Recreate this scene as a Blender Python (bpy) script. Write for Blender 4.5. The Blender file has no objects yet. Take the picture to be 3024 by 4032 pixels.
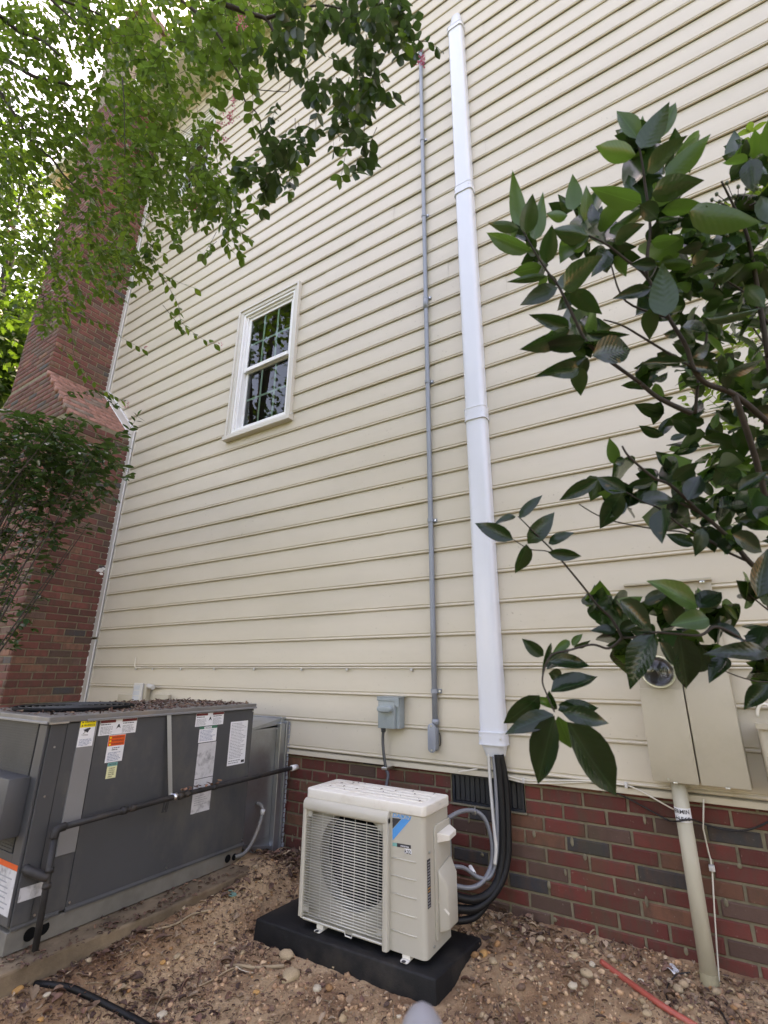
import bpy, bmesh, math, random
import numpy as np
from mathutils import Vector, Matrix, noise

# ------------------------------------------------------------------ camera, sky, sun, exposure
SC = bpy.context.scene
COL = SC.collection
R_ = math.radians
CAM_LOC = Vector((0.0, -2.6011, 1.0815))
YAW, PITCH, ROLL = R_(-31.821), R_(18.326), R_(0.3555)
FPX = 1906.2                       # focal length in pixels of the 3024 px wide photograph
cr, sr = math.cos(YAW), math.sin(YAW)
_r = Vector((cr, -sr, 0)); _f = Vector((sr, cr, 0)); _u = Vector((0, 0, 1))
FW = _f * math.cos(PITCH) + _u * math.sin(PITCH)
_u2 = _u * math.cos(PITCH) - _f * math.sin(PITCH)
RT = _r * math.cos(ROLL) + _u2 * math.sin(ROLL)
UP = _u2 * math.cos(ROLL) - _r * math.sin(ROLL)
cam = bpy.data.cameras.new('camera')
cam_o = bpy.data.objects.new('camera', cam); COL.objects.link(cam_o)
M = Matrix.Identity(4)
for i in range(3):
    M[i][0] = RT[i]; M[i][1] = UP[i]; M[i][2] = -FW[i]; M[i][3] = CAM_LOC[i]
cam_o.matrix_world = M
cam.sensor_fit = 'HORIZONTAL'; cam.sensor_width = 36.0; cam.lens = 36.0 * FPX / 3024
cam.clip_start = 0.02; cam.clip_end = 600
cam.dof.use_dof = True; cam.dof.focus_distance = 3.2; cam.dof.aperture_fstop = 6.0
SC.camera = cam_o

SUN_EL, SUN_AZ = R_(56), R_(-22)      # azimuth from +Y (behind the house) towards -X
sd = Vector((math.cos(SUN_EL) * math.sin(SUN_AZ), math.cos(SUN_EL) * math.cos(SUN_AZ), math.sin(SUN_EL)))
w = bpy.data.worlds.new('World'); SC.world = w; w.use_nodes = True
nt = w.node_tree; nt.nodes.clear()
sky = nt.nodes.new('ShaderNodeTexSky'); sky.sky_type = 'NISHITA'; sky.sun_disc = False
sky.sun_elevation = SUN_EL; sky.sun_rotation = -SUN_AZ * -1
sky.air_density = 1.0; sky.dust_density = 2.0; sky.ozone_density = 1.0
bg = nt.nodes.new('ShaderNodeBackground'); bg.inputs[1].default_value = 0.15
wo = nt.nodes.new('ShaderNodeOutputWorld')
nt.links.new(sky.outputs[0], bg.inputs[0]); nt.links.new(bg.outputs[0], wo.inputs[0])
sun = bpy.data.lights.new('sun', 'SUN'); sun.energy = 3.0; sun.angle = R_(0.6); sun.color = (1.0, 0.95, 0.86)
sun_o = bpy.data.objects.new('sun', sun); COL.objects.link(sun_o)
sun_o.rotation_euler = (-sd).to_track_quat('-Z', 'Y').to_euler(); sun_o.location = (0, 0, 20)
SC.view_settings.view_transform = 'Standard'; SC.view_settings.look = 'None'
SC.view_settings.gamma = 1.0; SC.view_settings.exposure = 3.1
SC.view_settings.use_white_balance = True; SC.view_settings.white_balance_temperature = 9600; SC.view_settings.white_balance_tint = 29
SC.render.engine = 'CYCLES'
SC.cycles.use_denoising = True
SC.cycles.max_bounces = 7; SC.cycles.diffuse_bounces = 4; SC.cycles.glossy_bounces = 3
SC.cycles.transmission_bounces = 4; SC.cycles.transparent_max_bounces = 8
SC.cycles.caustics_reflective = False; SC.cycles.caustics_refractive = False

# ------------------------------------------------------------------ measuring helpers (photo pixel -> point on a known plane)
def ray(x, y): return RT * ((x - 1512) / FPX) - UP * ((y - 2016) / FPX) + FW
def onY(x, y, Y=0.0):
    d = ray(x, y); return CAM_LOC + d * ((Y - CAM_LOC.y) / d.y)
def onZ(x, y, Z):
    d = ray(x, y); return CAM_LOC + d * ((Z - CAM_LOC.z) / d.z)
def onX(x, y, X):
    d = ray(x, y); return CAM_LOC + d * ((X - CAM_LOC.x) / d.x)
def atD(x, y, D): return CAM_LOC + ray(x, y) * D
def Zm(ox, oy, s): return lambda x, y: (ox + x / s, oy + y / s)

# ------------------------------------------------------------------ mesh helpers
def T(v): return Matrix.Translation(v)
def tag(o, label=None, cat=None, group=None, kind=None):
    if label: o['label'] = label
    if cat: o['category'] = cat
    if group: o['group'] = group
    if kind: o['kind'] = kind
    return o
def put(o, parent=None):
    COL.objects.link(o)
    if parent is not None:
        o.parent = parent; o.matrix_parent_inverse = T(-Vector(parent.location))
    return o
def thing(name, label, cat, loc=(0, 0, 0), group=None, kind=None):
    o = bpy.data.objects.new(name, None); o.empty_display_size = .05
    COL.objects.link(o); o.location = loc
    return tag(o, label, cat, group, kind)

class MB:
    def __init__(s): s.v = []; s.f = []
    def add(s, vs, fs):
        n = len(s.v); s.v += [tuple(v) for v in vs]; s.f += [tuple(i + n for i in f) for f in fs]; return s
    def box(s, x0, x1, y0, y1, z0, z1):
        return s.add([(x0, y0, z0), (x1, y0, z0), (x1, y1, z0), (x0, y1, z0), (x0, y0, z1), (x1, y0, z1), (x1, y1, z1), (x0, y1, z1)],
                     [(3, 2, 1, 0), (4, 5, 6, 7), (0, 1, 5, 4), (1, 2, 6, 5), (2, 3, 7, 6), (3, 0, 4, 7)])
    def prism(s, poly, a, b, plane='yz'):
        """polygon in a plane, extruded along the remaining axis from a to b"""
        n = len(poly)
        def P(p, t):
            return {'yz': (t, p[0], p[1]), 'xz': (p[0], t, p[1]), 'xy': (p[0], p[1], t)}[plane]
        vs = [P(p, a) for p in poly] + [P(p, b) for p in poly]
        fs = [tuple(range(n))[::-1], tuple(range(n, 2 * n))] + [(i, (i + 1) % n, n + (i + 1) % n, n + i) for i in range(n)]
        return s.add(vs, fs)
    def tube(s, pts, r, n=10, caps=True):
        pts = [Vector(p) for p in pts]; m = len(pts)
        rr = r if isinstance(r, (list, tuple)) else [r] * m
        prev = None; vs = []; fs = []
        for i, p in enumerate(pts):
            t = (pts[min(i + 1, m - 1)] - pts[max(i - 1, 0)])
            t = t.normalized() if t.length > 1e-9 else Vector((0, 0, 1))
            if prev is None:
                a = t.orthogonal().normalized()
            else:
                a = prev - t * prev.dot(t)
                a = a.normalized() if a.length > 1e-6 else t.orthogonal().normalized()
            prev = a; b = t.cross(a)
            for k in range(n):
                an = 2 * math.pi * k / n
                vs.append(p + (a * math.cos(an) + b * math.sin(an)) * rr[i])
        for i in range(m - 1):
            for k in range(n):
                fs.append((i * n + k, i * n + (k + 1) % n, (i + 1) * n + (k + 1) % n, (i + 1) * n + k))
        if caps:
            fs.append(tuple(range(n))[::-1]); fs.append(tuple(range((m - 1) * n, m * n)))
        return s.add(vs, fs)
    def cyl(s, a, b, r, n=12): return s.tube([a, b], r, n)
    def obj(s, name, mat, parent=None, smooth=False, bevel=0, seg=2, auto=None):
        me = bpy.data.meshes.new(name); me.from_pydata(s.v, [], s.f)
        bm = bmesh.new(); bm.from_mesh(me)
        bmesh.ops.recalc_face_normals(bm, faces=bm.faces)
        if bevel:
            es = [e for e in bm.edges if len(e.link_faces) == 2 and e.calc_face_angle(0) > .6]
            bmesh.ops.bevel(bm, geom=es, offset=bevel, segments=seg, profile=.5, affect='EDGES', clamp_overlap=True)
        bm.to_mesh(me); bm.free()
        if smooth or auto:
            me.polygons.foreach_set('use_smooth', [True] * len(me.polygons))
            if auto: me.set_sharp_from_angle(angle=R_(auto))
        me.materials.append(mat)
        return put(bpy.data.objects.new(name, me), parent)

def box_obj(name, mat, parent, x0, x1, y0, y1, z0, z1, bevel=0.0, seg=2):
    return MB().box(x0, x1, y0, y1, z0, z1).obj(name, mat, parent, bevel=bevel, seg=seg, auto=35 if bevel else None)

def smooth_path(pts, n=6):
    """Catmull-Rom through the points"""
    P = [Vector(p) for p in pts]; out = []
    for i in range(len(P) - 1):
        p0 = P[max(i - 1, 0)]; p1 = P[i]; p2 = P[i + 1]; p3 = P[min(i + 2, len(P) - 1)]
        for k in range(n):
            t = k / n
            out.append(.5 * ((2 * p1) + (p2 - p0) * t + (2 * p0 - 5 * p1 + 4 * p2 - p3) * t * t + (3 * p1 - p0 - 3 * p2 + p3) * t ** 3))
    out.append(P[-1]); return out

def mass(name, tv, tf, mats4, mat, parent=None, smooth=True, cols=None):
    """many copies of a template (tv verts, tf faces) at 4x4 matrices, one mesh"""
    tv = np.asarray(tv, float); A = np.asarray(mats4, float); n = len(A); k = len(tv)
    V = np.einsum('nij,kj->nki', A[:, :3, :3], tv) + A[:, None, :3, 3]
    V = V.reshape(-1, 3)
    lens = np.array([len(f) for f in tf]); flat = np.concatenate([np.array(f) for f in tf])
    loops = (flat[None, :] + (np.arange(n) * k)[:, None]).ravel()
    tot = np.tile(lens, n); starts = np.concatenate([[0], np.cumsum(tot)[:-1]])
    me = bpy.data.meshes.new(name)
    me.vertices.add(len(V)); me.vertices.foreach_set('co', V.ravel())
    me.loops.add(len(loops)); me.loops.foreach_set('vertex_index', loops)
    me.polygons.add(len(tot)); me.polygons.foreach_set('loop_start', starts); me.polygons.foreach_set('loop_total', tot)
    me.update(calc_edges=True)
    if smooth: me.polygons.foreach_set('use_smooth', np.ones(len(tot), bool))
    if cols is not None:
        at = me.color_attributes.new('Col', 'FLOAT_COLOR', 'POINT')
        c = np.repeat(np.concatenate([np.asarray(cols, float), np.ones((n, 1))], 1), k, 0)
        at.data.foreach_set('color', c.ravel())
    me.validate(); me.materials.append(mat)
    return put(bpy.data.objects.new(name, me), parent)

def frame(o, xd, zd):
    """4x4 with x axis along xd, z axis near zd"""
    x = Vector(xd).normalized(); z = Vector(zd); z = z - x * z.dot(x)
    z = z.normalized() if z.length > 1e-6 else x.orthogonal().normalized()
    y = z.cross(x)
    m = Matrix.Identity(4)
    for i in range(3): m[i][0] = x[i]; m[i][1] = y[i]; m[i][2] = z[i]; m[i][3] = o[i]
    return m

# ------------------------------------------------------------------ materials
def newmat(name):
    m = bpy.data.materials.new(name); m.use_nodes = True
    n = m.node_tree.nodes; b = n['Principled BSDF']
    return m, n, m.node_tree.links, b
def _n(n, t, **kw):
    x = n.new(t)
    for k, v in kw.items(): setattr(x, k, v)
    return x
def mixc(n, l, fac, a, b, bt='MIX'):
    x = n.new('ShaderNodeMix'); x.data_type = 'RGBA'; x.blend_type = bt
    for s, v in ((0, fac), (6, a), (7, b)):
        if hasattr(v, 'is_linked'): l.new(v, x.inputs[s])
        else: x.inputs[s].default_value = v if s == 0 else (tuple(v) + (1,))[:4]
    return x.outputs[2]
def noi(n, l, scale, detail=4, rough=.6, stretch=None, obj=True):
    tc = n.new('ShaderNodeTexCoord'); src = tc.outputs['Object'] if obj else n.new('ShaderNodeNewGeometry').outputs['Position']
    if stretch:
        mp = n.new('ShaderNodeMapping'); mp.inputs['Scale'].default_value = stretch; l.new(src, mp.inputs[0]); src = mp.outputs[0]
    x = n.new('ShaderNodeTexNoise'); x.inputs['Scale'].default_value = scale; x.inputs['Detail'].default_value = detail
    x.inputs['Roughness'].default_value = rough; l.new(src, x.inputs['Vector']); return x.outputs[0]
def ramp(n, l, fac, stops):
    x = n.new('ShaderNodeValToRGB'); e = x.color_ramp.elements
    while len(e) < len(stops): e.new(.5)
    for el, (p, c) in zip(e, stops): el.position = p; el.color = tuple(c) + (1,) if len(c) == 3 else c
    l.new(fac, x.inputs[0]); return x.outputs[0]
def bumpn(n, l, b, h, strength, dist=.002):
    x = n.new('ShaderNodeBump'); x.inputs['Strength'].default_value = strength; x.inputs['Distance'].default_value = dist
    l.new(h, x.inputs['Height']); l.new(x.outputs[0], b.inputs['Normal'])
def pmat(name, col, rough=.5, metal=0, var=.12, scale=6, bump=0, bscale=60, spec=.5, dirt=None, dscale=3, damt=.4, stretch=None, bdist=.002):
    m, n, l, b = newmat(name)
    f = noi(n, l, scale, stretch=stretch)
    lo = tuple(c * (1 - var) for c in col); hi = tuple(min(1, c * (1 + var)) for c in col)
    c = ramp(n, l, f, [(.3, lo), (.7, hi)])
    if dirt:
        g = noi(n, l, dscale, 6, .65, stretch=stretch)
        gf = ramp(n, l, g, [(.5, (0, 0, 0)), (.72, (damt,) * 3)])
        c = mixc(n, l, gf, c, dirt)
    l.new(c, b.inputs['Base Color'])
    b.inputs['Roughness'].default_value = rough; b.inputs['Metallic'].default_value = metal
    b.inputs['Specular IOR Level'].default_value = spec
    if bump: bumpn(n, l, b, noi(n, l, bscale, 3), bump, bdist)
    return m

MAT = {}
MAT['siding'] = pmat('vinyl siding', (.535, .478, .380), .42, var=.05, scale=1.6, bump=.35, bscale=5, bdist=.006, stretch=(.45, 1, 2.2), dirt=(.43, .385, .30), dscale=1.3, damt=.3)
def specks(m, scale, lo, hi, col):
    n, l = m.node_tree.nodes, m.node_tree.links; b = n['Principled BSDF']; src = b.inputs['Base Color'].links[0].from_socket
    f = noi(n, l, scale, 2, .5); g = noi(n, l, 1.1, 4, .6)
    k = mixc(n, l, ramp(n, l, g, [(.45, (0, 0, 0)), (.65, (1,) * 3)]), (0, 0, 0), ramp(n, l, f, [(lo, (0, 0, 0)), (hi, (.7,) * 3)]))
    l.new(mixc(n, l, k, src, col), b.inputs['Base Color'])
specks(MAT['siding'], 55, .70, .76, (.20, .15, .10))
MAT['trim'] = pmat('trim vinyl', (.56, .535, .475), .4, var=.03)
MAT['white'] = pmat('white vinyl', (.78, .78, .77), .3, var=.02)
MAT['soffit'] = pmat('soffit', (.66, .66, .64), .5, var=.03)
MAT['roof'] = pmat('roof shingle', (.09, .085, .08), .9, var=.3, scale=30)
MAT['mortar'] = pmat('mortar', (.185, .158, .105), .95, var=.25, scale=25, bump=.6, bscale=150, dirt=(.16, .15, .09), dscale=5, damt=.6)
MAT['sheath'] = pmat('sheathing', (.35, .32, .27), .8)
MAT['cover'] = pmat('cover plastic', (.62, .655, .71), .2, var=.02, scale=3, spec=.5, bump=.02, bscale=5, stretch=(4, 4, .6))
MAT['conduit'] = pmat('grey pvc', (.235, .265, .305), .38, var=.05, scale=8)
MAT['boxgrey'] = pmat('grey painted steel', (.25, .30, .31), .35, var=.06, scale=10, dirt=(.33, .36, .36), dscale=18, damt=.3)
MAT['blackrub'] = pmat('black insulation', (.006, .0062, .007), .5, spec=.28, var=.25, scale=20, bump=.3, bscale=60)
MAT['flexgrey'] = pmat('grey flex conduit', (.17, .18, .20), .3, var=.08)
MAT['flexdark'] = pmat('dark flex conduit', (.045, .05, .058), .35, var=.1)
MAT['drain'] = pmat('drain tube', (.52, .51, .48), .5, var=.06)
MAT['metalbright'] = pmat('zinc', (.62, .63, .64), .28, 1, var=.08)
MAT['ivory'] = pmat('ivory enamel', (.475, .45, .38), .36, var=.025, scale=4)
MAT['ivorylit'] = pmat('ivory enamel skylit', (.74, .71, .64), .38, var=.03, scale=5, dirt=(.42, .30, .21), dscale=7, damt=.4)  # lighter enamel copy: overhead sky brightness put into the colour, brown stains real
MAT['wire'] = pmat('ivory wire', (.64, .63, .57), .35, var=.03)
MAT['fandark'] = pmat('fan dark', (.005, .0055, .006), .7, spec=.12)
MAT['shroud'] = pmat('shroud', (.40, .385, .33), .5)
MAT['pad'] = pmat('black pad', (.0085, .009, .010), .6, var=.3, scale=14, bump=.5, bscale=180, spec=.3, dirt=(.06, .05, .04), dscale=6, damt=.45)
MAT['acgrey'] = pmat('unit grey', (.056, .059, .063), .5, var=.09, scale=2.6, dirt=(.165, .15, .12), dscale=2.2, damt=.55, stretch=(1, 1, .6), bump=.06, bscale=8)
MAT['acdark'] = pmat('unit dark', (.04, .043, .045), .6, var=.25, scale=4, dirt=(.07, .06, .05), dscale=4, damt=.5)
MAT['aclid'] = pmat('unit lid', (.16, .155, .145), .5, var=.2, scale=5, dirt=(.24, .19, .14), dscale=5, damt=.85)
MAT['acrail'] = pmat('base rail', (.15, .14, .12), .7, var=.25, scale=7, dirt=(.16, .085, .045), dscale=4, damt=.8)
MAT['strip'] = pmat('grey strip', (.20, .20, .198), .45, var=.06)
MAT['galv'] = pmat('galvanised', (.42, .45, .47), .34, .85, var=.2, scale=5, dirt=(.20, .17, .14), dscale=2.5, damt=.7)
MAT['blackpipe'] = pmat('dirty black pipe', (.026, .025, .025), .6, var=.3, scale=14, bump=.4, bscale=70, spec=.35, dirt=(.08, .058, .04), dscale=9, damt=.6)
MAT['concrete'] = pmat('concrete', (.19, .135, .085), .9, var=.4, scale=7, bump=.8, bscale=70, dirt=(.12, .066, .036), dscale=3.0, damt=.95)
MAT['whitecap'] = pmat('white pvc', (.8, .79, .76), .35, var=.03)
MAT['ventblack'] = pmat('vent black', (.016, .02, .026), .5, var=.2)
MAT['meter'] = pmat('meter paint', (.43, .385, .295), .5, var=.035, scale=3, dirt=(.27, .235, .17), dscale=3, damt=.4)
MAT['pvcpipe'] = pmat('riser paint', (.43, .395, .30), .5, var=.1, scale=6, dirt=(.14, .125, .06), dscale=4, damt=.9, stretch=(1, 1, .35))
MAT['collar'] = pmat('stained riser foot', (.24, .205, .12), .7, var=.25, scale=12)
MAT['cable'] = pmat('cream cable', (.66, .62, .53), .5)
MAT['blackcable'] = pmat('black cable', (.015, .013, .013), .5)
MAT['redpipe'] = pmat('red conduit', (.42, .085, .06), .45, var=.1, dirt=(.34, .2, .13), dscale=12, damt=.5)
MAT['orange'] = pmat('orange print', (.75, .10, .015), .5, var=.04)
MAT['maroon'] = pmat('maroon print', (.16, .02, .02), .5, var=.1)
MAT['yellow'] = pmat('yellow print', (.85, .66, .01), .5, var=.04)
MAT['paleyellow'] = pmat('pale yellow print', (.72, .72, .42), .5, var=.04)
MAT['green'] = pmat('green print', (.02, .15, .09), .5, var=.06)
MAT['teal'] = pmat('teal print', (.12, .36, .33), .5, var=.06)
MAT['paper'] = pmat('white sticker', (.74, .75, .77), .5, var=.05, scale=12)
MAT['paperdirty'] = pmat('weathered sticker', (.52, .52, .53), .7, var=.12, scale=16, dirt=(.12, .12, .13), dscale=26, damt=.75)
MAT['ink'] = pmat('ink', (.03, .03, .035), .6)
MAT['inkgrey'] = pmat('faded ink', (.27, .28, .30), .6)
MAT['inkblue'] = pmat('blue ink', (.20, .25, .36), .6)
MAT['blue'] = pmat('logo blue', (.02, .30, .68), .4, var=.02)
MAT['darkroom'] = pmat('dark room', (.03, .032, .03), .9)
MAT['muntin'] = pmat('muntin', (.55, .74, .68), .4, var=.03)
MAT['bark'] = pmat('bark', (.040, .030, .024), .85, var=.3, scale=30, bump=.6, bscale=60)
MAT['twig'] = pmat('twig', (.030, .022, .017), .8, var=.25, scale=30)
MAT['dirtstick'] = pmat('dry stick', (.33, .24, .15), .9, var=.2, scale=20)
MAT['berry'] = pmat('green berry', (.05, .075, .03), .45, var=.2)
MAT['rock'] = pmat('tan rock', (.46, .34, .21), .9, var=.25, scale=14, bump=.7, bscale=50, dirt=(.28, .18, .10), dscale=9, damt=.5)
MAT['rockpale'] = pmat('pale stone', (.50, .42, .31), .85, var=.18, scale=20, bump=.4, bscale=60)
MAT['rockorange'] = pmat('orange stone', (.5, .26, .09), .85, var=.22, scale=20, bump=.4, bscale=60)
MAT['greytip'] = pmat('pale grey plastic', (.21, .21, .22), .55, var=.08)
MAT['glassmeter'] = pmat('meter dial', (.5, .53, .57), .12, var=.1)
MAT['plasticbag'] = pmat('crumpled clear wrap', (.5, .5, .5), .15, var=.2)
MAT['tealscrap'] = pmat('teal scrap', (.13, .27, .22), .7, var=.2, scale=30)

def glass():   # thin sheet
    m, n, l, b = newmat('window glass')
    n.remove(b)
    fr = _n(n, 'ShaderNodeFresnel'); fr.inputs[0].default_value = 1.6
    t = _n(n, 'ShaderNodeBsdfTransparent'); t.inputs[0].default_value = (.74, .84, .80, 1)
    g = _n(n, 'ShaderNodeBsdfGlossy'); g.inputs['Roughness'].default_value = .01; g.inputs[0].default_value = (.9, .95, .93, 1)
    mx = _n(n, 'ShaderNodeMixShader'); l.new(fr.outputs[0], mx.inputs[0]); l.new(t.outputs[0], mx.inputs[1]); l.new(g.outputs[0], mx.inputs[2])
    l.new(mx.outputs[0], n['Material Output'].inputs[0]); return m
MAT['glass'] = glass()
def clearglass():
    m, n, l, b = newmat('meter glass'); b.inputs['Transmission Weight'].default_value = 1; b.inputs['Roughness'].default_value = .03
    b.inputs['Base Color'].default_value = (.9, .95, 1, 1); return m
MAT['clear'] = clearglass()

def brickmat(name, use_attr):
    m, n, l, b = newmat(name)
    if use_attr: c = _n(n, 'ShaderNodeAttribute', attribute_name='Col').outputs['Color']
    else: c = _n(n, 'ShaderNodeObjectInfo').outputs['Color']
    f1 = noi(n, l, 22, 5, .7, stretch=(1, 1, .4), obj=False)
    c = mixc(n, l, ramp(n, l, f1, [(.44, (0, 0, 0)), (.68, (.75,) * 3)]), c, (.080, .045, .032))
    f2 = noi(n, l, 5, 5, .6, stretch=(1, 1, .45), obj=False)
    c = mixc(n, l, ramp(n, l, f2, [(.54, (0, 0, 0)), (.74, (.5,) * 3)]), c, (.070, .060, .028))
    f3 = noi(n, l, 60, 3, .6, obj=False)
    c = mixc(n, l, ramp(n, l, f3, [(.66, (0, 0, 0)), (.74, (.35,) * 3)]), c, (.36, .31, .26))
    l.new(c, b.inputs['Base Color']); b.inputs['Roughness'].default_value = .85
    bumpn(n, l, b, noi(n, l, 120, 4, .7, obj=False), .55, .003); return m
MAT['brick'] = brickmat('brick', False); MAT['brickmass'] = brickmat('brick mass', True)
def brick_color(rng, chim=False):
    t = rng.random(); j = rng.uniform(.82, 1.18)
    if t < .035: c = (.034, .035, .040)
    elif t < .20: c = (.095, .052, .040)
    elif t < .55: c = (.125, .026, .020)
    elif t < .88: c = (.150, .033, .025)
    else: c = (.17, .07, .042)
    if chim: c = tuple(x * .85 * j + y for x, y in zip(c, (.036, .024, .020))) if t >= .035 else (.062, .060, .062)
    return tuple(x * j for x in c)

def leafmat(name, top, under, rough=.35, trans=.35, tcol=(.16, .30, .04), var=.3, scale=7, spec=.5, spots=False):
    m, n, l, b = newmat(name)
    g = _n(n, 'ShaderNodeNewGeometry')
    f = noi(n, l, scale, 3, .6, obj=False)
    t = mixc(n, l, f, tuple(c * (1 - var) for c in top), tuple(c * (1 + var) for c in top))
    rv = _n(n, 'ShaderNodeObjectInfo').outputs['Random']
    t = mixc(n, l, ramp(n, l, rv, [(0, (0, 0, 0)), (1, (.55,) * 3)]), t, tuple(c * 1.5 for c in top))
    tcx = _n(n, 'ShaderNodeSeparateXYZ'); l.new(_n(n, 'ShaderNodeTexCoord').outputs['Object'], tcx.inputs[0])
    ab = _n(n, 'ShaderNodeMath', operation='ABSOLUTE'); l.new(tcx.outputs['Y'], ab.inputs[0])
    t = mixc(n, l, ramp(n, l, ab.outputs[0], [(.004, (.7,) * 3), (.014, (0, 0, 0))]), t, tuple(min(.4, c * 3.2) for c in top))
    if spots:
        f4 = noi(n, l, 26, 3, .5, obj=False)
        t = mixc(n, l, ramp(n, l, f4, [(.70, (0, 0, 0)), (.76, (.8,) * 3)]), t, (.12, .07, .02))
    v1 = _n(n, 'ShaderNodeMath', operation='MULTIPLY_ADD'); l.new(ab.outputs[0], v1.inputs[0]); v1.inputs[1].default_value = -.9; l.new(tcx.outputs['X'], v1.inputs[2])
    v2_ = _n(n, 'ShaderNodeMath', operation='MULTIPLY'); l.new(v1.outputs[0], v2_.inputs[0]); v2_.inputs[1].default_value = 62
    v3_ = _n(n, 'ShaderNodeMath', operation='SINE'); l.new(v2_.outputs[0], v3_.inputs[0]); bumpn(n, l, b, v3_.outputs[0], .05, .004)
    c = mixc(n, l, g.outputs['Backfacing'], t, under)
    l.new(c, b.inputs['Base Color']); b.inputs['Roughness'].default_value = rough; b.inputs['Specular IOR Level'].default_value = spec
    tr = _n(n, 'ShaderNodeBsdfTranslucent'); tr.inputs[0].default_value = tcol + (1,)
    mx = _n(n, 'ShaderNodeMixShader'); mx.inputs[0].default_value = trans
    l.new(b.outputs[0], mx.inputs[1]); l.new(tr.outputs[0], mx.inputs[2]); l.new(mx.outputs[0], n['Material Output'].inputs[0])
    return m
MAT['privet'] = leafmat('glossy shrub leaf', (.0048, .0145, .0065), (.020, .050, .016), .2, .17, (.065, .16, .025), spec=.36, spots=True)
MAT['privetlit'] = leafmat('young shrub leaf', (.022, .060, .014), (.045, .105, .026), .32, .36, (.13, .29, .035), spec=.36)  # brighter leaf copy: light passing through upper leaves put into the colour
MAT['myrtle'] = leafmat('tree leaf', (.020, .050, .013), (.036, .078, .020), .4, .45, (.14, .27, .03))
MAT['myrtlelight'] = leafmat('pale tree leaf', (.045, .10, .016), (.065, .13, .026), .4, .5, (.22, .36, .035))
MAT['shadeleaf'] = leafmat('shaded tree leaf', (.012, .032, .014), (.024, .052, .022), .38, .32, (.07, .15, .03))  # darker leaf copy: silhouette shade against the sky put into the colour
MAT['backleaf'] = leafmat('sunlit far leaf', (.018, .052, .010), (.026, .062, .014), .5, .38, (.07, .155, .014), var=.5, scale=1.5)
MAT['bush'] = leafmat('dark bush leaf', (.016, .042, .018), (.034, .070, .026), .22, .25, (.08, .18, .03))
MAT['flower'] = leafmat('pink petal', (.55, .10, .17), (.5, .12, .2), .6, .4, (.7, .2, .28))
MAT['grassblade'] = leafmat('grass blade', (.06, .13, .03), (.06, .13, .03), .5, .3)

def litmat():
    m, n, l, b = newmat('dead leaf')
    c = _n(n, 'ShaderNodeAttribute', attribute_name='Col').outputs['Color']
    f = noi(n, l, 60, 3, .6, obj=False)
    c = mixc(n, l, ramp(n, l, f, [(.35, (.65,) * 3), (.65, (1.2,) * 3)]), (0, 0, 0), c)
    l.new(c, b.inputs['Base Color']); b.inputs['Roughness'].default_value = .85; return m
MAT['litter'] = litmat()
def groundmat():
    m, n, l, b = newmat('soil')
    a = noi(n, l, 2.2, 6, .62, obj=False)
    c = ramp(n, l, a, [(.34, (.20, .10, .056)), (.45, (.41, .24, .138)), (.56, (.63, .42, .255))])
    f = noi(n, l, 18, 6, .7, obj=False)
    c = mixc(n, l, ramp(n, l, f, [(.36, (.5,) * 3), (.52, (0, 0, 0))]), c, (.20, .115, .070))
    g = noi(n, l, 90, 4, .7, obj=False)
    c = mixc(n, l, ramp(n, l, g, [(.56, (0, 0, 0)), (.7, (.5,) * 3)]), c, (.42, .31, .20))
    sx_ = _n(n, 'ShaderNodeSeparateXYZ'); l.new(_n(n, 'ShaderNodeNewGeometry').outputs['Position'], sx_.inputs[0])
    lawn = ramp(n, l, noi(n, l, 4, 5, .7, obj=False), [(.35, (.030, .050, .014)), (.65, (.060, .085, .028))])  # unseen far lawn, added to dim the warm bounce onto the wall
    mr = _n(n, 'ShaderNodeMapRange'); mr.inputs[1].default_value = -3.6; mr.inputs[2].default_value = -2.9; mr.inputs[3].default_value = 1; mr.inputs[4].default_value = 0
    l.new(sx_.outputs['Y'], mr.inputs[0]); c = mixc(n, l, mr.outputs[0], c, lawn)
    l.new(c, b.inputs['Base Color']); b.inputs['Roughness'].default_value = .95; b.inputs['Specular IOR Level'].default_value = .2
    bumpn(n, l, b, noi(n, l, 70, 6, .75, obj=False), 1.0, .02); return m
MAT['soil'] = groundmat()

# ------------------------------------------------------------------ lettering cache
TXT = {}
def make_text(strings):
    obs = []
    for s, shear in strings:
        cu = bpy.data.curves.new('t', 'FONT'); cu.body = s; cu.shear = shear; cu.offset = .022; cu.resolution_u = 2
        o = bpy.data.objects.new('t', cu); COL.objects.link(o); obs.append((s, o))
    bpy.context.view_layer.update(); dg = bpy.context.evaluated_depsgraph_get()
    for s, o in obs:
        me = bpy.data.meshes.new_from_object(o.evaluated_get(dg))
        V = np.array([v.co for v in me.vertices]); F = [tuple(p.vertices) for p in me.polygons]
        TXT[s] = (V, F); bpy.data.meshes.remove(me)
    for s, o in obs:
        cu = o.data; bpy.data.objects.remove(o); bpy.data.curves.remove(cu)
make_text([('DAIKIN', .25), ('R32', 0), ('INVERTER', 0), ('CAUTION', 0), ('PRUDENCE', 0), ('NOTICE', 0), ('CLEAN', 0), ('COILS', 0), ('USING', 0),
           ('WATER', 0), ('ONLY', 0), ('WARNING', 0), ('ERMIN', 0), ('11568', 0)])
def lettering(s, mat, parent, o, u, v, width, height, name='lettering', bold=0, bend=None):
    V, F = TXT[s]; mn = V.min(0); mx = V.max(0)
    o = Vector(o); u = Vector(u); v = Vector(v)
    mb = MB(); vs = []
    for p in V:
        a = (p[0] - mn[0]) / (mx[0] - mn[0]) * width; b = (p[1] - mn[1]) / (mx[1] - mn[1]) * height
        vs.append(bend(a, b) if bend else o + u * a + v * b)
    mb.add(vs, F); return mb.obj(name, mat, parent)

random.seed(7); rng = random.Random(11)

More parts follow.
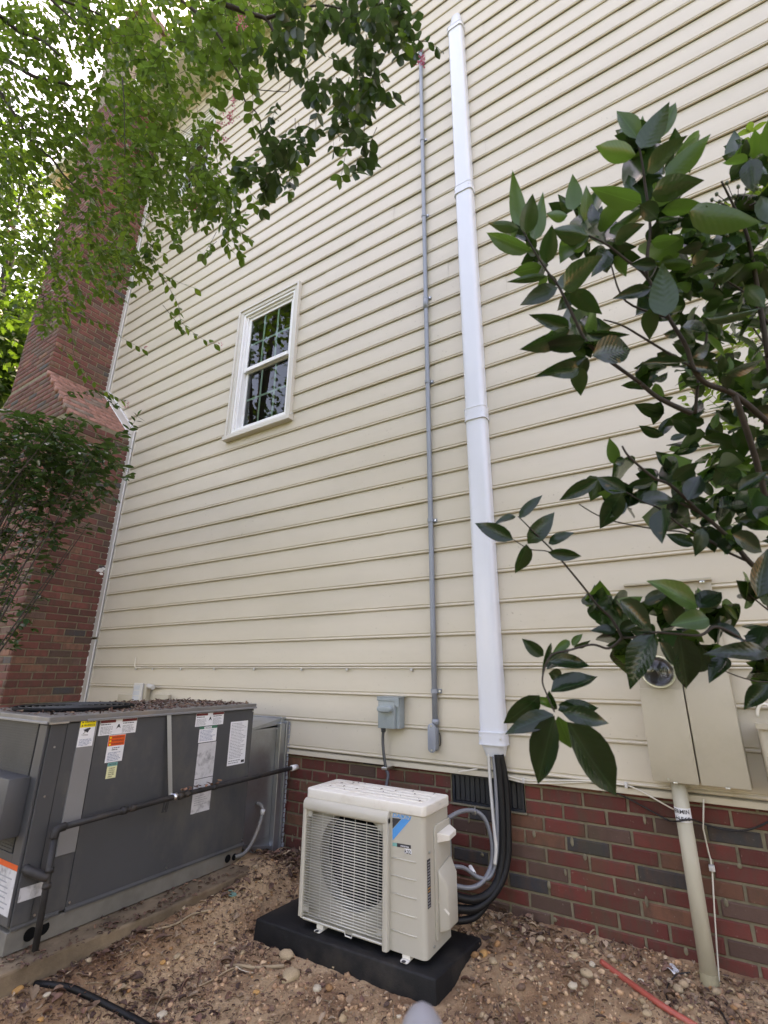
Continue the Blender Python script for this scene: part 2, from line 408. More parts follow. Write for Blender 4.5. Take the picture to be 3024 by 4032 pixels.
# ================================================================== GROUND
def sstep(a, b, x):
    t = max(0, min(1, (x - a) / (b - a))); return t * t * (3 - 2 * t)
def gz(x, y, fine=True):
    d = -y
    z = .022 - .045 * sstep(0, .22, d) - .06 * sstep(.18, .6, d) - .03 * sstep(.6, 1.6, d)
    z += (.085 + .05) * sstep(-1.93, -2.17, x) * sstep(-.05, .3, d)
    if x > -.75: z += .022 * sstep(-.75, -.2, x) * sstep(.05, .3, d)
    if fine and abs(x) < 6 and -5 < y < .3:
        q = Vector((x * 3, y * 3, 0))
        z += .020 * noise.noise(q) * sstep(0, .15, d + .05) * (.25 if -2.1 < x < -.85 and -.8 < y < -.05 else 1)
        z += .010 * noise.noise(q * 3.3) + .006 * noise.noise(q * 9) + .003 * noise.noise(q * 27)
    else: z += .12 * noise.noise(Vector((x * .15, y * .15, 3)))
    return z
def axis_samples(lo, f0, f1, hi, step):
    a = list(np.arange(f0, f1, step)); s = step; x = f1
    while x < hi: a.append(x); s *= 1.35; x += s
    a.append(hi); s = step; x = f0 - step
    pre = []
    while x > lo: pre.append(x); s *= 1.35; x -= s
    pre.append(lo); return np.array(pre[::-1] + a)
gx = axis_samples(-300, -2.6, .5, 300, .0115); gy = axis_samples(-300, -1.75, .10, 300, .0115)
V = [(x, y, gz(x, y)) for y in gy for x in gx]
nx = len(gx)
F = [(j * nx + i, j * nx + i + 1, (j + 1) * nx + i + 1, (j + 1) * nx + i) for j in range(len(gy) - 1) for i in range(nx - 1)]
me = bpy.data.meshes.new('ground'); me.from_pydata(V, [], F); me.polygons.foreach_set('use_smooth', [True] * len(F)); me.materials.append(MAT['soil'])
tag(put(bpy.data.objects.new('ground', me)), 'bare brown soil strewn with leaf litter and stones along the house wall', 'soil', kind='structure')

# ================================================================== HOUSE
Z0, EXP = 1.12, .1651                      # height of the cable course, siding exposure
house = thing('house', 'tall house wall clad in cream beaded vinyl siding above red brick', 'house', (-2, 0, 0))
HX0, HX1, EAVE = -7.6, 6.5, 8.92
# window openings: x0,x1,z0,z1
WIN = [(-3.262, -2.512, 3.055, 4.428), (-4.97, -4.215, 6.87, 8.25)]
# the wall body (sheathing) with window holes, built from boxes round them
def wall_boxes(mb, x0, x1, z0, z1, holes, y0, y1):
    xs = sorted({x0, x1, *[h[0] for h in holes], *[h[1] for h in holes]}); zs = sorted({z0, z1, *[h[2] for h in holes], *[h[3] for h in holes]})
    for a, b in zip(xs, xs[1:]):
        for c, d in zip(zs, zs[1:]):
            if not any(h[0] <= a and b <= h[1] and h[2] <= c and d <= h[3] for h in holes): mb.box(a, b, y0, y1, c, d)
IN = .05
mb = MB(); wall_boxes(mb, HX0, HX1, .60, EAVE, [(a + IN, b - IN, c + IN, d - IN) for a, b, c, d in WIN], .012, .15)
mb.box(HX0, HX0 + .15, .16, 10, 0, EAVE); mb.box(HX1 - .15, HX1, .16, 10, 0, EAVE); mb.box(HX0, HX1, 9.85, 10, 0, EAVE)
mb.obj('wall', MAT['sheath'], house)
# siding courses: flat face, quirk and round bead at the foot of each panel
prof = [(-.006, .200), (-.004, .180), (.0035, .153)]
prof += [(.0112, .0158), (.0070, .0132), (.0068, .0096)]
for k in range(9):
    a = R_(98 - k * 25); prof.append((.0082 + .0070 * math.cos(a), .0012 + .0070 * math.sin(a)))
prof += [(.0062, -.001), (.0058, .034)]
def left_limit(z):
    if z < 3.52: return -4.80
    if z < 4.27: return -4.80 - (z - 3.52) / .75 * .74
    return -5.54
rs = random.Random(3)
def siding_panel(x0, x1, zb, proud, ztop=9):
    pf = [p for p in prof if p[1] < ztop - .01]
    if len(pf) < len(prof): pf = [(.0, ztop)] + pf
    vs = []; n = len(pf); jit = rs.uniform(-.0006, .0006)
    for x in (x0, x1):
        for (o, z) in pf:
            vs.append((x, -(o + proud + jit), zb + z))
    fs = [(i, i + 1, n + i + 1, n + i) for i in range(n - 1)]
    mb = MB(); mb.add(vs, fs)
    return mb.obj('siding_panel', MAT['siding'], house, auto=25)
for k in range(-3, 47):
    zb = Z0 + k * EXP
    xl = min(left_limit(zb), left_limit(zb + EXP)); xr = HX1
    if k <= 3: s0 = -1.43 if k % 2 == 0 else -1.83
    else: s0 = rs.uniform(-4.2, -.6) if k % 3 else rs.uniform(-2.2, -.3)
    cuts = [xl] + sorted(c for c in (s0 - 3.66, s0, s0 + 3.66, s0 + 7.3) if xl + .3 < c < xr - .3) + [xr]
    for i, (a, b) in enumerate(zip(cuts, cuts[1:])):
        pr = .0026 if i % 2 else 0
        segs = [(a, b + (.02 if b != xr and not pr else 0))]
        for (wx0, wx1, wz0, wz1) in WIN:
            if zb + .21 > wz0 + .03 and zb < wz1 - .03:
                ns = []
                for (p, q) in segs:
                    if q <= wx0 + .02 or p >= wx1 - .02: ns.append((p, q)); continue
                    if p < wx0 + .02: ns.append((p, wx0 + .02))
                    if q > wx1 - .02: ns.append((wx1 - .02, q))
                    if zb < wz0 - .02: siding_panel(max(p, wx0 + .0195), min(q, wx1 - .0195), zb, pr, wz0 + .012 - zb)
                segs = ns
        for (p, q) in segs:
            if q - p > .02: siding_panel(p, q, zb, pr)
# starter strip under the lowest bead
MB().prism([(-.003, .612), (-.010, .608), (-.012, .586), (-.004, .583), (.012, .583), (.012, .612)], -4.76, HX1, 'yz').obj('starter_strip', MAT['siding'], house)
# chimney trim (J channel) in three lengths
def trim(pts_out, pts_in):
    mb = MB()
    (a, b), (c, d) = pts_out, pts_in       # outer edge (chimney side) and inner edge lines in xz
    mb.prism([a, b, d, c], -.031, .01, 'xz'); o = mb.obj('chimney_trim', MAT['trim'], house, bevel=.003)
    def lip(p, q, t):
        dx, dz = q[0] - p[0], q[1] - p[1]; L = math.hypot(dx, dz); nx_, nz_ = -dz / L * t, dx / L * t
        MB().prism([p, q, (q[0] + nx_, q[1] + nz_), (p[0] + nx_, p[1] + nz_)], -.037, -.020, 'xz').obj('trim_lip', MAT['white'], o)
    lip(c, d, .010); lip(a, b, -.008)
trim(((-4.855, 0.1), (-4.855, 1.36)), ((-4.765, 0.1), (-4.765, 1.36)))
trim(((-4.857, 1.38), (-4.857, 3.50)), ((-4.767, 1.38), (-4.767, 3.535)))
trim(((-4.857, 3.505), (-5.597, 4.245)), ((-4.767, 3.540), (-5.507, 4.285)))
trim(((-5.599, 4.25), (-5.599, 8.9)), ((-5.509, 4.29), (-5.509, 8.9)))
# eave: soffit with panel ribs, fascia, gutter; roof
sof = MB().box(HX0 - .4, HX1 + .4, -.42, .0, EAVE, EAVE + .03)
for i in range(70): sof.box(HX0 - .3 + i * .2, HX0 - .29 + i * .2, -.40, -.002, EAVE - .006, EAVE - .0005)
sof.obj('soffit', MAT['soffit'], house)
box_obj('fascia', MAT['white'], house, HX0 - .42, HX1 + .42, -.45, -.423, EAVE - .03, EAVE + .17)
MB().prism([(-.452, EAVE + .02), (-.53, EAVE + .02), (-.57, EAVE + .08), (-.57, EAVE + .15), (-.452, EAVE + .15)], HX0 - .42, HX1 + .42, 'yz').obj('gutter', MAT['white'], house)
box_obj('frieze', MAT['trim'], house, HX0, HX1, -.03, .011, EAVE - .11, EAVE - .002)
x0, x1, y0, y1, ze, zr = HX0 - .45, HX1 + .45, -.45, 10.45, EAVE + .155, 11.9
MB().add([(x0, y0, ze), (x1, y0, ze), (x1, y1, ze), (x0, y1, ze), (x0 + 5, 5, zr), (x1 - 5, 5, zr)],
         [(0, 1, 5, 4), (1, 2, 5), (2, 3, 4, 5), (3, 0, 4), (0, 3, 2, 1)]).obj('roof', MAT['roof'], house)

def build_window(x0, x1, z0, z1, label):
    wo = MB()                                          # outer casing as four mitred boards
    c = .046; yo, yi = -.034, .02
    for poly in ([(x0, z0), (x0, z1), (x0 + c, z1 - c), (x0 + c, z0 + c)], [(x1, z1), (x1, z0), (x1 - c, z0 + c), (x1 - c, z1 - c)],
                 [(x0, z1), (x1, z1), (x1 - c, z1 - c), (x0 + c, z1 - c)]):
        wo.prism(poly, yo, yi, 'xz')
    win = wo.obj('window', MAT['trim'], house, bevel=.004); win['label'] = label
    # raised back band round the casing
    b = MB()
    b.box(x0 - .012, x0 + .012, -.046, .01, z0, z1 + .012); b.box(x1 - .012, x1 + .012, -.046, .01, z0, z1 + .012); b.box(x0 + .0125, x1 - .0125, -.046, .01, z1 - .012, z1 + .012)
    b.obj('back_band', MAT['trim'], win, bevel=.003)
    MB().prism([(-.060, z0 - .026), (.02, z0 - .026), (.02, z0 + c), (-.028, z0 + c), (-.036, z0 + .022), (-.060, z0 + .010)], x0 - .022, x1 + .022, 'yz').obj('sill', MAT['trim'], win, bevel=.003)
    i0, i1, j0, j1 = x0 + c, x1 - c, z0 + c, z1 - c
    fr = MB(); t = .026                                # jamb liner stepping back
    for (y0_, y1_, w0, w1) in ((-.024, .055, 0, .022), (-.004, .06, .022, .042)):
        fr.box(i0 + w0, i0 + w1, y0_, y1_, j0, j1); fr.box(i1 - w1, i1 - w0, y0_, y1_, j0, j1)
        fr.box(i0 + w1, i1 - w1, y0_, y1_, j1 - w1, j1 - w0); fr.box(i0 + w1, i1 - w1, y0_, y1_, j0 + w0, j0 + w1)
    fr.obj('frame', MAT['white'], win, bevel=.002)
    a0, a1 = i0 + .042, i1 - .042; zm = (j0 + j1) / 2 - .005
    for (s, za, zb, y) in (('upper', zm - .004, j1 - .042, .012), ('lower', j0 + .042, zm + .02, .038)):
        r = .030; sb = MB(); e = .0
        sb.box(a0, a0 + r, y, y + .022, za, zb); sb.box(a1 - r, a1, y, y + .022, za, zb)
        sb.box(a0 + r, a1 - r, y, y + .022, zb - r, zb); sb.box(a0 + r, a1 - r, y - (.006 if s == 'upper' else 0), y + .022, za, za + r + (.008 if s == 'upper' else 0))
        sash = sb.obj('sash', MAT['white'], win, bevel=.0025)
        gx0, gx1, gz0, gz1 = a0 + r, a1 - r, za + r, zb - r
        MB().add([(gx0 - .004, y + .011, gz0 - .004), (gx1 + .004, y + .011, gz0 - .004), (gx1 + .004, y + .011, gz1 + .004), (gx0 - .004, y + .011, gz1 + .004)], [(0, 1, 2, 3)]).obj('pane', MAT['glass'], sash)
        for q in (1, 2):
            xx = gx0 + (gx1 - gx0) * q / 3; MB().box(xx - .0095, xx + .0095, y + .0140, y + .018, gz0, gz1).obj('muntin', MAT['muntin'], sash)
        zz = (gz0 + gz1) / 2; MB().box(gx0, gx1, y + .0182, y + .021, zz - .0095, zz + .0095).obj('muntin', MAT['muntin'], sash)
    # the dark room behind
    rm = MB().add([(i0, .07, j0), (i1, .07, j0), (i1, .07, j1), (i0, .07, j1), (i0 - .4, 1.2, j0 - .4), (i1 + .4, 1.2, j0 - .4), (i1 + .4, 1.2, j1 + .3), (i0 - .4, 1.2, j1 + .3)],
                  [(0, 1, 5, 4), (1, 2, 6, 5), (2, 3, 7, 6), (3, 0, 4, 7), (4, 5, 6, 7)])
    rm.obj('room', MAT['darkroom'], win)
build_window(*WIN[0], 'white double hung window with green grilles between its panes')
build_window(*WIN[1], 'upper window half hidden by the hanging branches')

# brick foundation: running bond, bricks proud of recessed mortar
CH, BL = .0627, .1872
def brick_mesh(L, H, D, seed, ch=.0035):
    q = random.Random(seed); mb = MB().box(-L / 2, L / 2, 0, D, -H / 2, H / 2)
    me = bpy.data.meshes.new('brick'); me.from_pydata(mb.v, [], mb.f)
    bm = bmesh.new(); bm.from_mesh(me); bmesh.ops.recalc_face_normals(bm, faces=bm.faces)
    bmesh.ops.bevel(bm, geom=[e for e in bm.edges if all(v.co.y < D * .5 for v in e.verts)], offset=ch, segments=1, affect='EDGES')
    for v in bm.verts:
        if v.co.y < D * .5: v.co += Vector((q.uniform(-.0015, .0015), q.uniform(-.0012, .0012), q.uniform(-.0013, .0013)))
    bm.to_mesh(me); bm.free(); me.materials.append(MAT['brick']); return me
BR_FULL = [brick_mesh(BL - .0105, CH - .0098, .05, s) for s in range(5)]
BR_HALF = [brick_mesh(BL / 2 - .0105, CH - .0098, .05, s) for s in (7, 8)]
found = MB()
wall_boxes(found, -4.84, HX1, -.30, .60, [(-1.20, -.815, .44, .60)], .0235, .2)
found.box(-1.20, -.815, .10, .2, .44, .60)
foundation = found.obj('foundation_wall', MAT['mortar'], house)
rb = random.Random(21)
def place_brick(me, loc, rot, parent, chim=False, color=None):
    o = bpy.data.objects.new('brick', me); o.location = loc; o.rotation_euler = rot
    c = color or brick_color(rb, chim); o.color = c + (1,)
    return put(o, parent)
ztop = .503
for r in range(-2, 9):
    zc = ztop - r * CH + CH / 2 + (0)
    off = -.64 if r % 2 else -.732 - .0015
    nlo = int((-2.46 - off) / BL) - 1
    for i in range(nlo, 12):
        xa = off + i * BL; xc = xa + BL / 2
        if xc < -2.48 or xc > 1.2: continue
        if zc > .60: continue
        me = rb.choice(BR_FULL)
        if .44 < zc + CH / 2 and zc + CH / 2 > .445 and xa + BL > -1.20 and xa < -.815:      # vent opening: trim bricks
            if xa < -1.20 and xa + BL > -1.20:
                w_ = -1.20 - xa
                if w_ > .04: place_brick(brick_mesh(w_ - .008, CH - .0098, .05, i), (xa + w_ / 2, .0180, zc), (0, 0, 0), foundation)
            elif xa < -.815 < xa + BL:
                w_ = xa + BL + .815
                if w_ > .04: place_brick(brick_mesh(w_ - .008, CH - .0098, .05, i), (-.815 + w_ / 2, .0180, zc), (0, 0, 0), foundation)
            continue
        dark = None
        if r == 3 and abs(xc + .54) < .1 or r == 4 and abs(xc + .28) < .1 or r == 1 and abs(xc - .03) < .1 or r == 5 and abs(xc + 1.03) < .09: dark = (.040, .038, .038)
        place_brick(me, (xc, .0180 + rb.uniform(-.0022, .0016), zc), (rb.uniform(-.03, .03), rb.uniform(-.006, .006), rb.uniform(-.012, .012)), foundation, color=dark)
# mortar squeezed out here and there
ms = []
for i in range(46):
    x = rb.uniform(-2.3, .5); z = .503 - rb.randrange(8) * CH - rb.uniform(.0, .02)
    if -1.22 < x < -.8 and z > .42: continue
    m_ = frame(Vector((x, .0155, z)), (1, 0, 0), (0, 0, 1)); ms.append(m_ @ Matrix.Diagonal((rb.uniform(.004, .009), .003, rb.uniform(.008, .022), 1)))
ico = bmesh.new(); bmesh.ops.create_icosphere(ico, subdivisions=2, radius=1)
ICO2 = ([v.co[:] for v in ico.verts], [tuple(v.index for v in f.verts) for f in ico.faces]); ico.free()
ico = bmesh.new(); bmesh.ops.create_icosphere(ico, subdivisions=1, radius=1)
ICO1 = ([v.co[:] for v in ico.verts], [tuple(v.index for v in f.verts) for f in ico.faces]); ico.free()
o = mass('mortar_squeeze', *ICO2, [np.array(m_) for m_ in ms], MAT['mortar'], foundation); o['kind'] = 'stuff'
# foundation vent with vertical slats
vent = MB().box(-1.195, -.820, .050, .056, .445, .582).obj('vent', MAT['ventblack'], house)
vent['label'] = 'black plastic crawl space vent under the siding'
fr = MB(); fr.box(-1.195, -.820, .022, .05, .570, .582); fr.box(-1.195, -.820, .022, .05, .445, .455); fr.box(-1.195, -1.183, .022, .05, .456, .569); fr.box(-.832, -.820, .022, .05, .456, .569)
fr.obj('vent_frame', MAT['ventblack'], vent)
for i in range(13):
    x = -1.168 + i * .0272
    MB().prism([(x - .009, .026), (x + .009, .034), (x + .009, .040), (x - .009, .032)], .457, .568, 'xy').obj('slat', MAT['ventblack'], vent)
MB().prism([(-1.205, .437), (-.808, .437), (-.808, .4445), (-1.205, .4445)], .008, .05, 'xz').obj('vent_sill', MAT['mortar'], house, bevel=.002)

# ================================================================== CHIMNEY
CX0, CX1, CY, UX0, UX1, CTOP = -7.24, -4.846, -.655, -6.50, -5.588, 10.6
chim = thing('chimney', 'tall red brick chimney with sloped shoulder beside the cream siding', 'chimney', (-6.0, -.33, 0))
inn = .0055
core = MB()
core.prism([(CX0 + inn, -.3), (CX1 - inn, -.3), (CX1 - inn, 3.49), (UX1 - inn, 4.232), (UX1 - inn, CTOP), (UX0 + inn, CTOP), (UX0 + inn, 4.232), (CX0 + inn, 3.49)], CY + inn, .0115, 'xz')
core.obj('mortar_core', MAT['mortar'], chim)
cap = MB().box(UX0 - .06, UX1 + .06, CY - .06, .06, CTOP, CTOP + .12); cap.obj('cap', MAT['concrete'], chim)
cand = []      # (matrix, length, priority)
def run_face(face, a0, a1, z0, z1, fixed):
    """face 'x': plane x=fixed facing +x, a along y; 'y': plane y=fixed facing -y, a along x"""
    r = 0; z = z0
    while z + CH < z1 + .001:
        half = (r % 2) * BL / 2
        a = a0 - half
        while a < a1 - .001:
            s = max(a, a0); e = min(a + BL, a1)
            if e - s > .03: cand.append((face, s, e, z + CH / 2, fixed))
            a += BL
        z += CH; r += 1
run_face('x', CY, 0.0, .0, 3.475, CX1)
run_face('x', CY, 0.0, 4.24, 9.0, UX1)
run_face('y', CX0, CX1 - .001, .0, 3.475, CY)
run_face('y', UX0, UX1 - .001, 4.24, 9.0, CY)
zz = 3.4485
r = 0
while zz + CH < 4.26:
    f = max(0, min(1, (zz + CH - 3.49) / .742)); a0 = CX0 + f * (UX0 - CX0); a1 = CX1 - .001 - f * (CX1 - UX1); a = CX0 - (r % 2) * BL / 2
    while a < a1:
        s_, e_ = max(a, a0), min(a + BL, a1)
        if e_ - s_ > .03 and zz > 3.46: cand.append(('y', s_, e_, zz + CH / 2, CY))
        a += BL
    zz += CH; r += 1
def seen(c):
    face, s, e, z, fx = c
    p = Vector((fx, (s + e) / 2, z)) if face == 'x' else Vector(((s + e) / 2, fx, z))
    d = p - CAM_LOC; dep = d.dot(FW)
    px = 1512 + FPX * d.dot(RT) / dep; py = 2016 - FPX * d.dot(UP) / dep
    ok = 0 < px < 3024 and 0 < py < 2760
    n = Vector((1, 0, 0)) if face == 'x' else Vector((0, -1, 0))
    return (1 if ok else 0) * abs(d.normalized().dot(n)) * (e - s) / dep ** 2
cand.sort(key=seen, reverse=True)
def brick_matrix(c):
    face, s, e, z, fx = c; j = rb.uniform(-.0012, .0012)
    if face == 'y': m_ = T(((s + e) / 2, fx + j, z))
    else: m_ = T((fx + j, (s + e) / 2, z)) @ Matrix.Rotation(R_(90), 4, 'Z')
    return m_ @ Matrix.Diagonal(((e - s - .0105) / (BL - .0105), 1, 1, 1))
N1 = 292
for c in cand[:N1]:
    o = bpy.data.objects.new('brick', rb.choice(BR_FULL)); o.color = brick_color(rb, True) + (1,)
    o.matrix_world = brick_matrix(c); put(o, chim)
tvb = [v.co[:] for v in BR_FULL[0].vertices]; tfb = [tuple(p.vertices) for p in BR_FULL[0].polygons]
# brick-paved shoulder
sh = []; sv = Vector((UX1 - CX1, 0, 4.238 - 3.495)); SL = sv.length; sv.normalize(); sn = Vector((-sv.z, 0, sv.x)) * -1
nr = 10; ph = SL / nr
for r in range(nr):
    a = CY - (r % 2) * BL / 2
    while a < -.001:
        s = max(a, CY - .012); e = min(a + BL, 0)
        if e - s > .03:
            p = Vector((CX1, (s + e) / 2, 3.495)) + sv * ((r + .5) * ph) + sn * .001
            m_ = frame(p, (0, 1, 0), sv); y = Vector((m_[0][1], m_[1][1], m_[2][1]))
            if y.dot(sn) > 0: m_ = frame(p, (0, -1, 0), sv)
            sh.append(m_ @ Matrix.Diagonal(((e - s - .009) / (BL - .0105), 1, (ph - .008) / (CH - .0098), 1)))
        a += BL
rest = [brick_matrix(c) for c in cand[N1:]] + sh
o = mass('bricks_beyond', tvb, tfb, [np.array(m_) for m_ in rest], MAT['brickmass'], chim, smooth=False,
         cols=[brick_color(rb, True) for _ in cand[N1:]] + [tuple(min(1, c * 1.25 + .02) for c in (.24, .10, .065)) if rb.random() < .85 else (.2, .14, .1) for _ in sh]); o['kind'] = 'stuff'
spl = MB()
for (yy, zz, r_) in ((-.075, 2.02, .028), (-.05, 2.035, .022), (-.10, 2.01, .014), (-.06, 1.985, .018)):
    spl.add([(CX1 + .0035, yy + r_ * math.cos(t * .628) * (1 + .3 * math.sin(t * 3)), zz + r_ * .7 * math.sin(t * .628)) for t in range(10)], [tuple(range(10))])
spl.obj('paint_splash', MAT['whitecap'], chim)

# ================================================================== LINE SET COVER (white channel up the wall)
cov = thing('line_set_cover', 'tall glossy white plastic duct cover running up the siding', 'duct cover', (-.93, -.04, .69))
def cov_x(z): return -.932 + (z - .8) * .0072            # leans very slightly
def cov_prof(cx, w_, d_):
    h = w_ / 2; r = .030
    pts = [(cx - h, .0)]
    for k in range(7):
        a = R_(180 + k * 15); pts.append((cx - h + r + r * math.cos(a), -d_ + r + r * math.sin(a)))
    for k in range(7):
        a = R_(270 + k * 15); pts.append((cx + h - r + r * math.cos(a), -d_ + r + r * math.sin(a)))
    pts.append((cx + h, .0)); return pts
def cov_seg(name, z0, z1, w0, d0, w1=None, d1=None, y_off=-.012):
    mb = MB(); a = cov_prof(cov_x(z0), w0, d0); b = cov_prof(cov_x(z1), w1 or w0, d1 or d0); n = len(a)
    mb.add([(x, y + y_off, z0) for x, y in a] + [(x, y + y_off, z1) for x, y in b],
           [(i, i + 1, n + i + 1, n + i) for i in range(n - 1)] + [tuple(range(n))[::-1], tuple(range(n, 2 * n))])
    return mb.obj(name, MAT['cover'], cov, auto=40)
CW, CD = .128, .070
for (a, b) in ((.800, 2.585), (2.595, 4.455), (4.465, 6.30)): cov_seg('channel', a, b, CW, CD)
def coupling(z0, z1, screws=True):
    o = cov_seg('coupling', z0, z1, CW + .010, CD + .006)
    for e in (z0, z1): 
        t = cov_seg('coupling_rim', e - .003, e + .003, CW + .014, CD + .008); t.parent = o; t.matrix_parent_inverse = T(-Vector(o.location))
    if screws:
        for sx in (-.052, .052):
            x = cov_x(z0) + sx; MB().cyl((x, -.083 if abs(sx) < .05 else -.078, (z0 + z1) / 2), (x, -.0905 if abs(sx) < .05 else -.088, (z0 + z1) / 2), .0045, 10).obj('screw', MAT['metalbright'], o)
coupling(2.555, 2.635); coupling(4.425, 4.495)
coupling(.745, .800)
cov_seg('end_boot', .688, .744, .094, .046, CW - .004, CD - .006)
coupling(6.29, 6.335, False); cov_seg('top_boot', 6.336, 6.52, CW - .004, CD - .004, .085, .04)
# ================================================================== GREY CONDUIT
con = thing('conduit', 'thin grey plastic electrical conduit strapped to the siding', 'conduit', (-1.258, -.03, .69))
MB().tube([(-1.260 + i * .0022, -.033, .80 + i * .56) for i in range(11)], .0155, 14).obj('pipe', MAT['conduit'], con, smooth=True)
for z in (.985, 1.97, 2.955, 3.655, 4.44, 5.265, 6.24):
    x = -1.260 + (z - .8) / .56 * .0022
    st = MB(); st.tube([(x, -.033, z - .011), (x, -.033, z + .011)], .0195, 14); st.box(x - .019, x + .036, -.022, -.0135, z - .011, z + .011)
    s_ = st.obj('strap', MAT['conduit'], con, auto=40)
    MB().cyl((x + .0285, -.022, z), (x + .0285, -.027, z), .006, 8).obj('screw', MAT['metalbright'], s_)
MB().tube([(-1.2495, -.033, 3.56), (-1.2495, -.033, 3.66)], .019, 14).obj('coupling', MAT['conduit'], con, smooth=True)
MB().tube([(-1.258, -.033, .815), (-1.258, -.033, .842)], .0195, 14).obj('hub', MAT['conduit'], con, smooth=True)
pts = [(x, z) for x, z in [(-1.289, .700), (-1.285, .690), (-1.276, .684), (-1.262, .684), (-1.252, .690), (-1.248, .702), (-1.246, .795), (-1.252, .812), (-1.262, .818), (-1.275, .818), (-1.285, .810), (-1.289, .797)]]
MB().prism(pts, -.058, -.013, 'xz').obj('elbow_body', MAT['conduit'], con, bevel=.003, auto=40)
MB().prism([(-1.268 + (x + 1.268) * 1.1, .751 + (z - .751) * 1.06) for x, z in pts], -.064, -.0585, 'xz').obj('elbow_cover', MAT['conduit'], con, bevel=.0015, auto=40)
for z in (.692, .811): MB().cyl((-1.268, -.064, z), (-1.268, -.067, z), .005, 8).obj('screw', MAT['metalbright'], con)
gk = MB(); gk.tube([(-1.243 + .006 * math.sin(t), -.02, .742 + .032 * math.cos(t)) for t in [i * .4 for i in range(9)]], .003, 6); gk.obj('gasket', MAT['blackcable'], con)
MB().tube([(-1.238, -.033, 6.36), (-1.238, -.03, 6.405), (-1.238, -.01, 6.43), (-1.238, .005, 6.43)], .021, 12).obj('entry_elbow', MAT['conduit'], con, smooth=True)

# ================================================================== DISCONNECT BOX + WHIP
dis = thing('disconnect_box', 'small grey steel disconnect box on the siding above the white unit', 'switch box', (-1.52, -.05, .78))
MB().box(-1.592, -1.482, -.088, -.0135, .784, .945).obj('case', MAT['boxgrey'], dis, bevel=.003, auto=40)
MB().prism([(-1.482, .945), (-1.461, .945), (-1.461, .784), (-1.482, .784)], -.070, -.0135, 'xz').obj('side_box', MAT['boxgrey'], dis, bevel=.002)
MB().prism([(-1.597, .9455), (-1.452, .9455), (-1.452, .905), (-1.456, .898), (-1.468, .898), (-1.480, .912), (-1.480, .928), (-1.597, .928)], -.0935, -.089, 'xz').obj('hood', MAT['boxgrey'], dis, bevel=.002)
MB().box(-1.597, -1.452, -.0935, -.0135, .946, .950).obj('lid', MAT['boxgrey'], dis, bevel=.001)
hd = MB(); hp = [(-1.582 + .017 - .017 * math.cos(R_(a)), .886 + .017 * math.sin(R_(a))) for a in range(-90, 91, 30)] + [(-1.505 + .017 * math.cos(R_(a)), .886 + .017 * math.sin(R_(a))) for a in range(90, -91, -30)]
hd.prism(hp, -.122, -.0885, 'xz'); hd.obj('handle', MAT['boxgrey'], dis, bevel=.007, seg=3, auto=50)
em = MB(); em.tube([(-1.556 + .012 * i, -.0885, .818 + .006 * math.sin(i * 1.1)) for i in range(5)], .0016, 5); em.tube([(-1.532 + .009 * math.cos(i * .9), -.0885, .836 + .009 * math.sin(i * .9)) for i in range(5)], .0016, 5); em.obj('embossed_mark', MAT['boxgrey'], dis)
whip = thing('flexible_whip', 'dark flexible conduit hanging from the grey disconnect box', 'flexible conduit', (-1.575, -.05, .5))
wp = [onY(*Zm(1440, 2700, 5.53)(*q), y) for q, y in (((385, 960), -.052), ((375, 1080), -.052), ((375, 1250), -.055), ((392, 1480), -.06), ((440, 1800), -.06), ((490, 1950), -.075))]
wp += [Vector((-1.525, -.10, .50)), Vector((-1.46, -.19, .42)), Vector((-1.35, -.275, .35))]
MB().tube(smooth_path(wp, 6), .0085, 10).obj('hose', MAT['flexdark'], whip, smooth=True)
MB().tube([wp[0] + Vector((0, 0, .008)), wp[0] - Vector((0, 0, .012))], [.015, .0125], 12).obj('connector', MAT['flexdark'], whip, smooth=True)
c0 = wp[4]
MB().box(c0.x - .021, c0.x + .012, -.074, .0175, c0.z - .007, c0.z + .007).obj('strap', MAT['metalbright'], whip, bevel=.002)

# ================================================================== PAD + WHITE OUTDOOR UNIT
pad = MB()
top = [(-1.926, -.601), (-1.018, -.581), (-.980, -.202), (-1.90, -.215)]
cxp = sum(p[0] for p in top) / 4; cyp = sum(p[1] for p in top) / 4
pad.add([(cxp + (x - cxp) * s_, cyp + (y - cyp) * (s_ if s_ == 1 else s_ * 1.02), z) for s_, z in ((1.022, -.16), (1.0, .0)) for x, y in top],
        [(3, 2, 1, 0), (4, 5, 6, 7), (0, 1, 5, 4), (1, 2, 6, 5), (2, 3, 7, 6), (3, 0, 4, 7)])
po = pad.obj('equipment_pad', MAT['pad'], None, bevel=.009, seg=3, auto=40)
tag(po, 'black plastic pad under the small white outdoor unit', 'equipment pad')
ac = thing('air_conditioner', 'small ivory mini split outdoor unit standing on a black pad', 'air conditioner', (-1.4, -.42, .0))
AX0, AX1, AY0, AY1, AZ0, AZ1 = -1.705, -1.072, -.540, -.296, .022, .552
def rrect(x0, x1, y0, y1, r, n=6, corners=(1, 1, 1, 1)):
    out = []
    for (cx, cy, a0, on) in ((x1 - r, y0 + r, -90, corners[0]), (x1 - r, y1 - r, 0, corners[1]), (x0 + r, y1 - r, 90, corners[2]), (x0 + r, y0 + r, 180, corners[3])):
        rr = r if on else .002
        ccx = cx if on else (x1 - rr if cx > (x0 + x1) / 2 else x0 + rr); ccy = cy if on else (y1 - rr if cy > (y0 + y1) / 2 else y0 + rr)
        for k in range(n + 1):
            a = R_(a0 + 90 * k / n); out.append((ccx + rr * math.cos(a), ccy + rr * math.sin(a)))
    return out
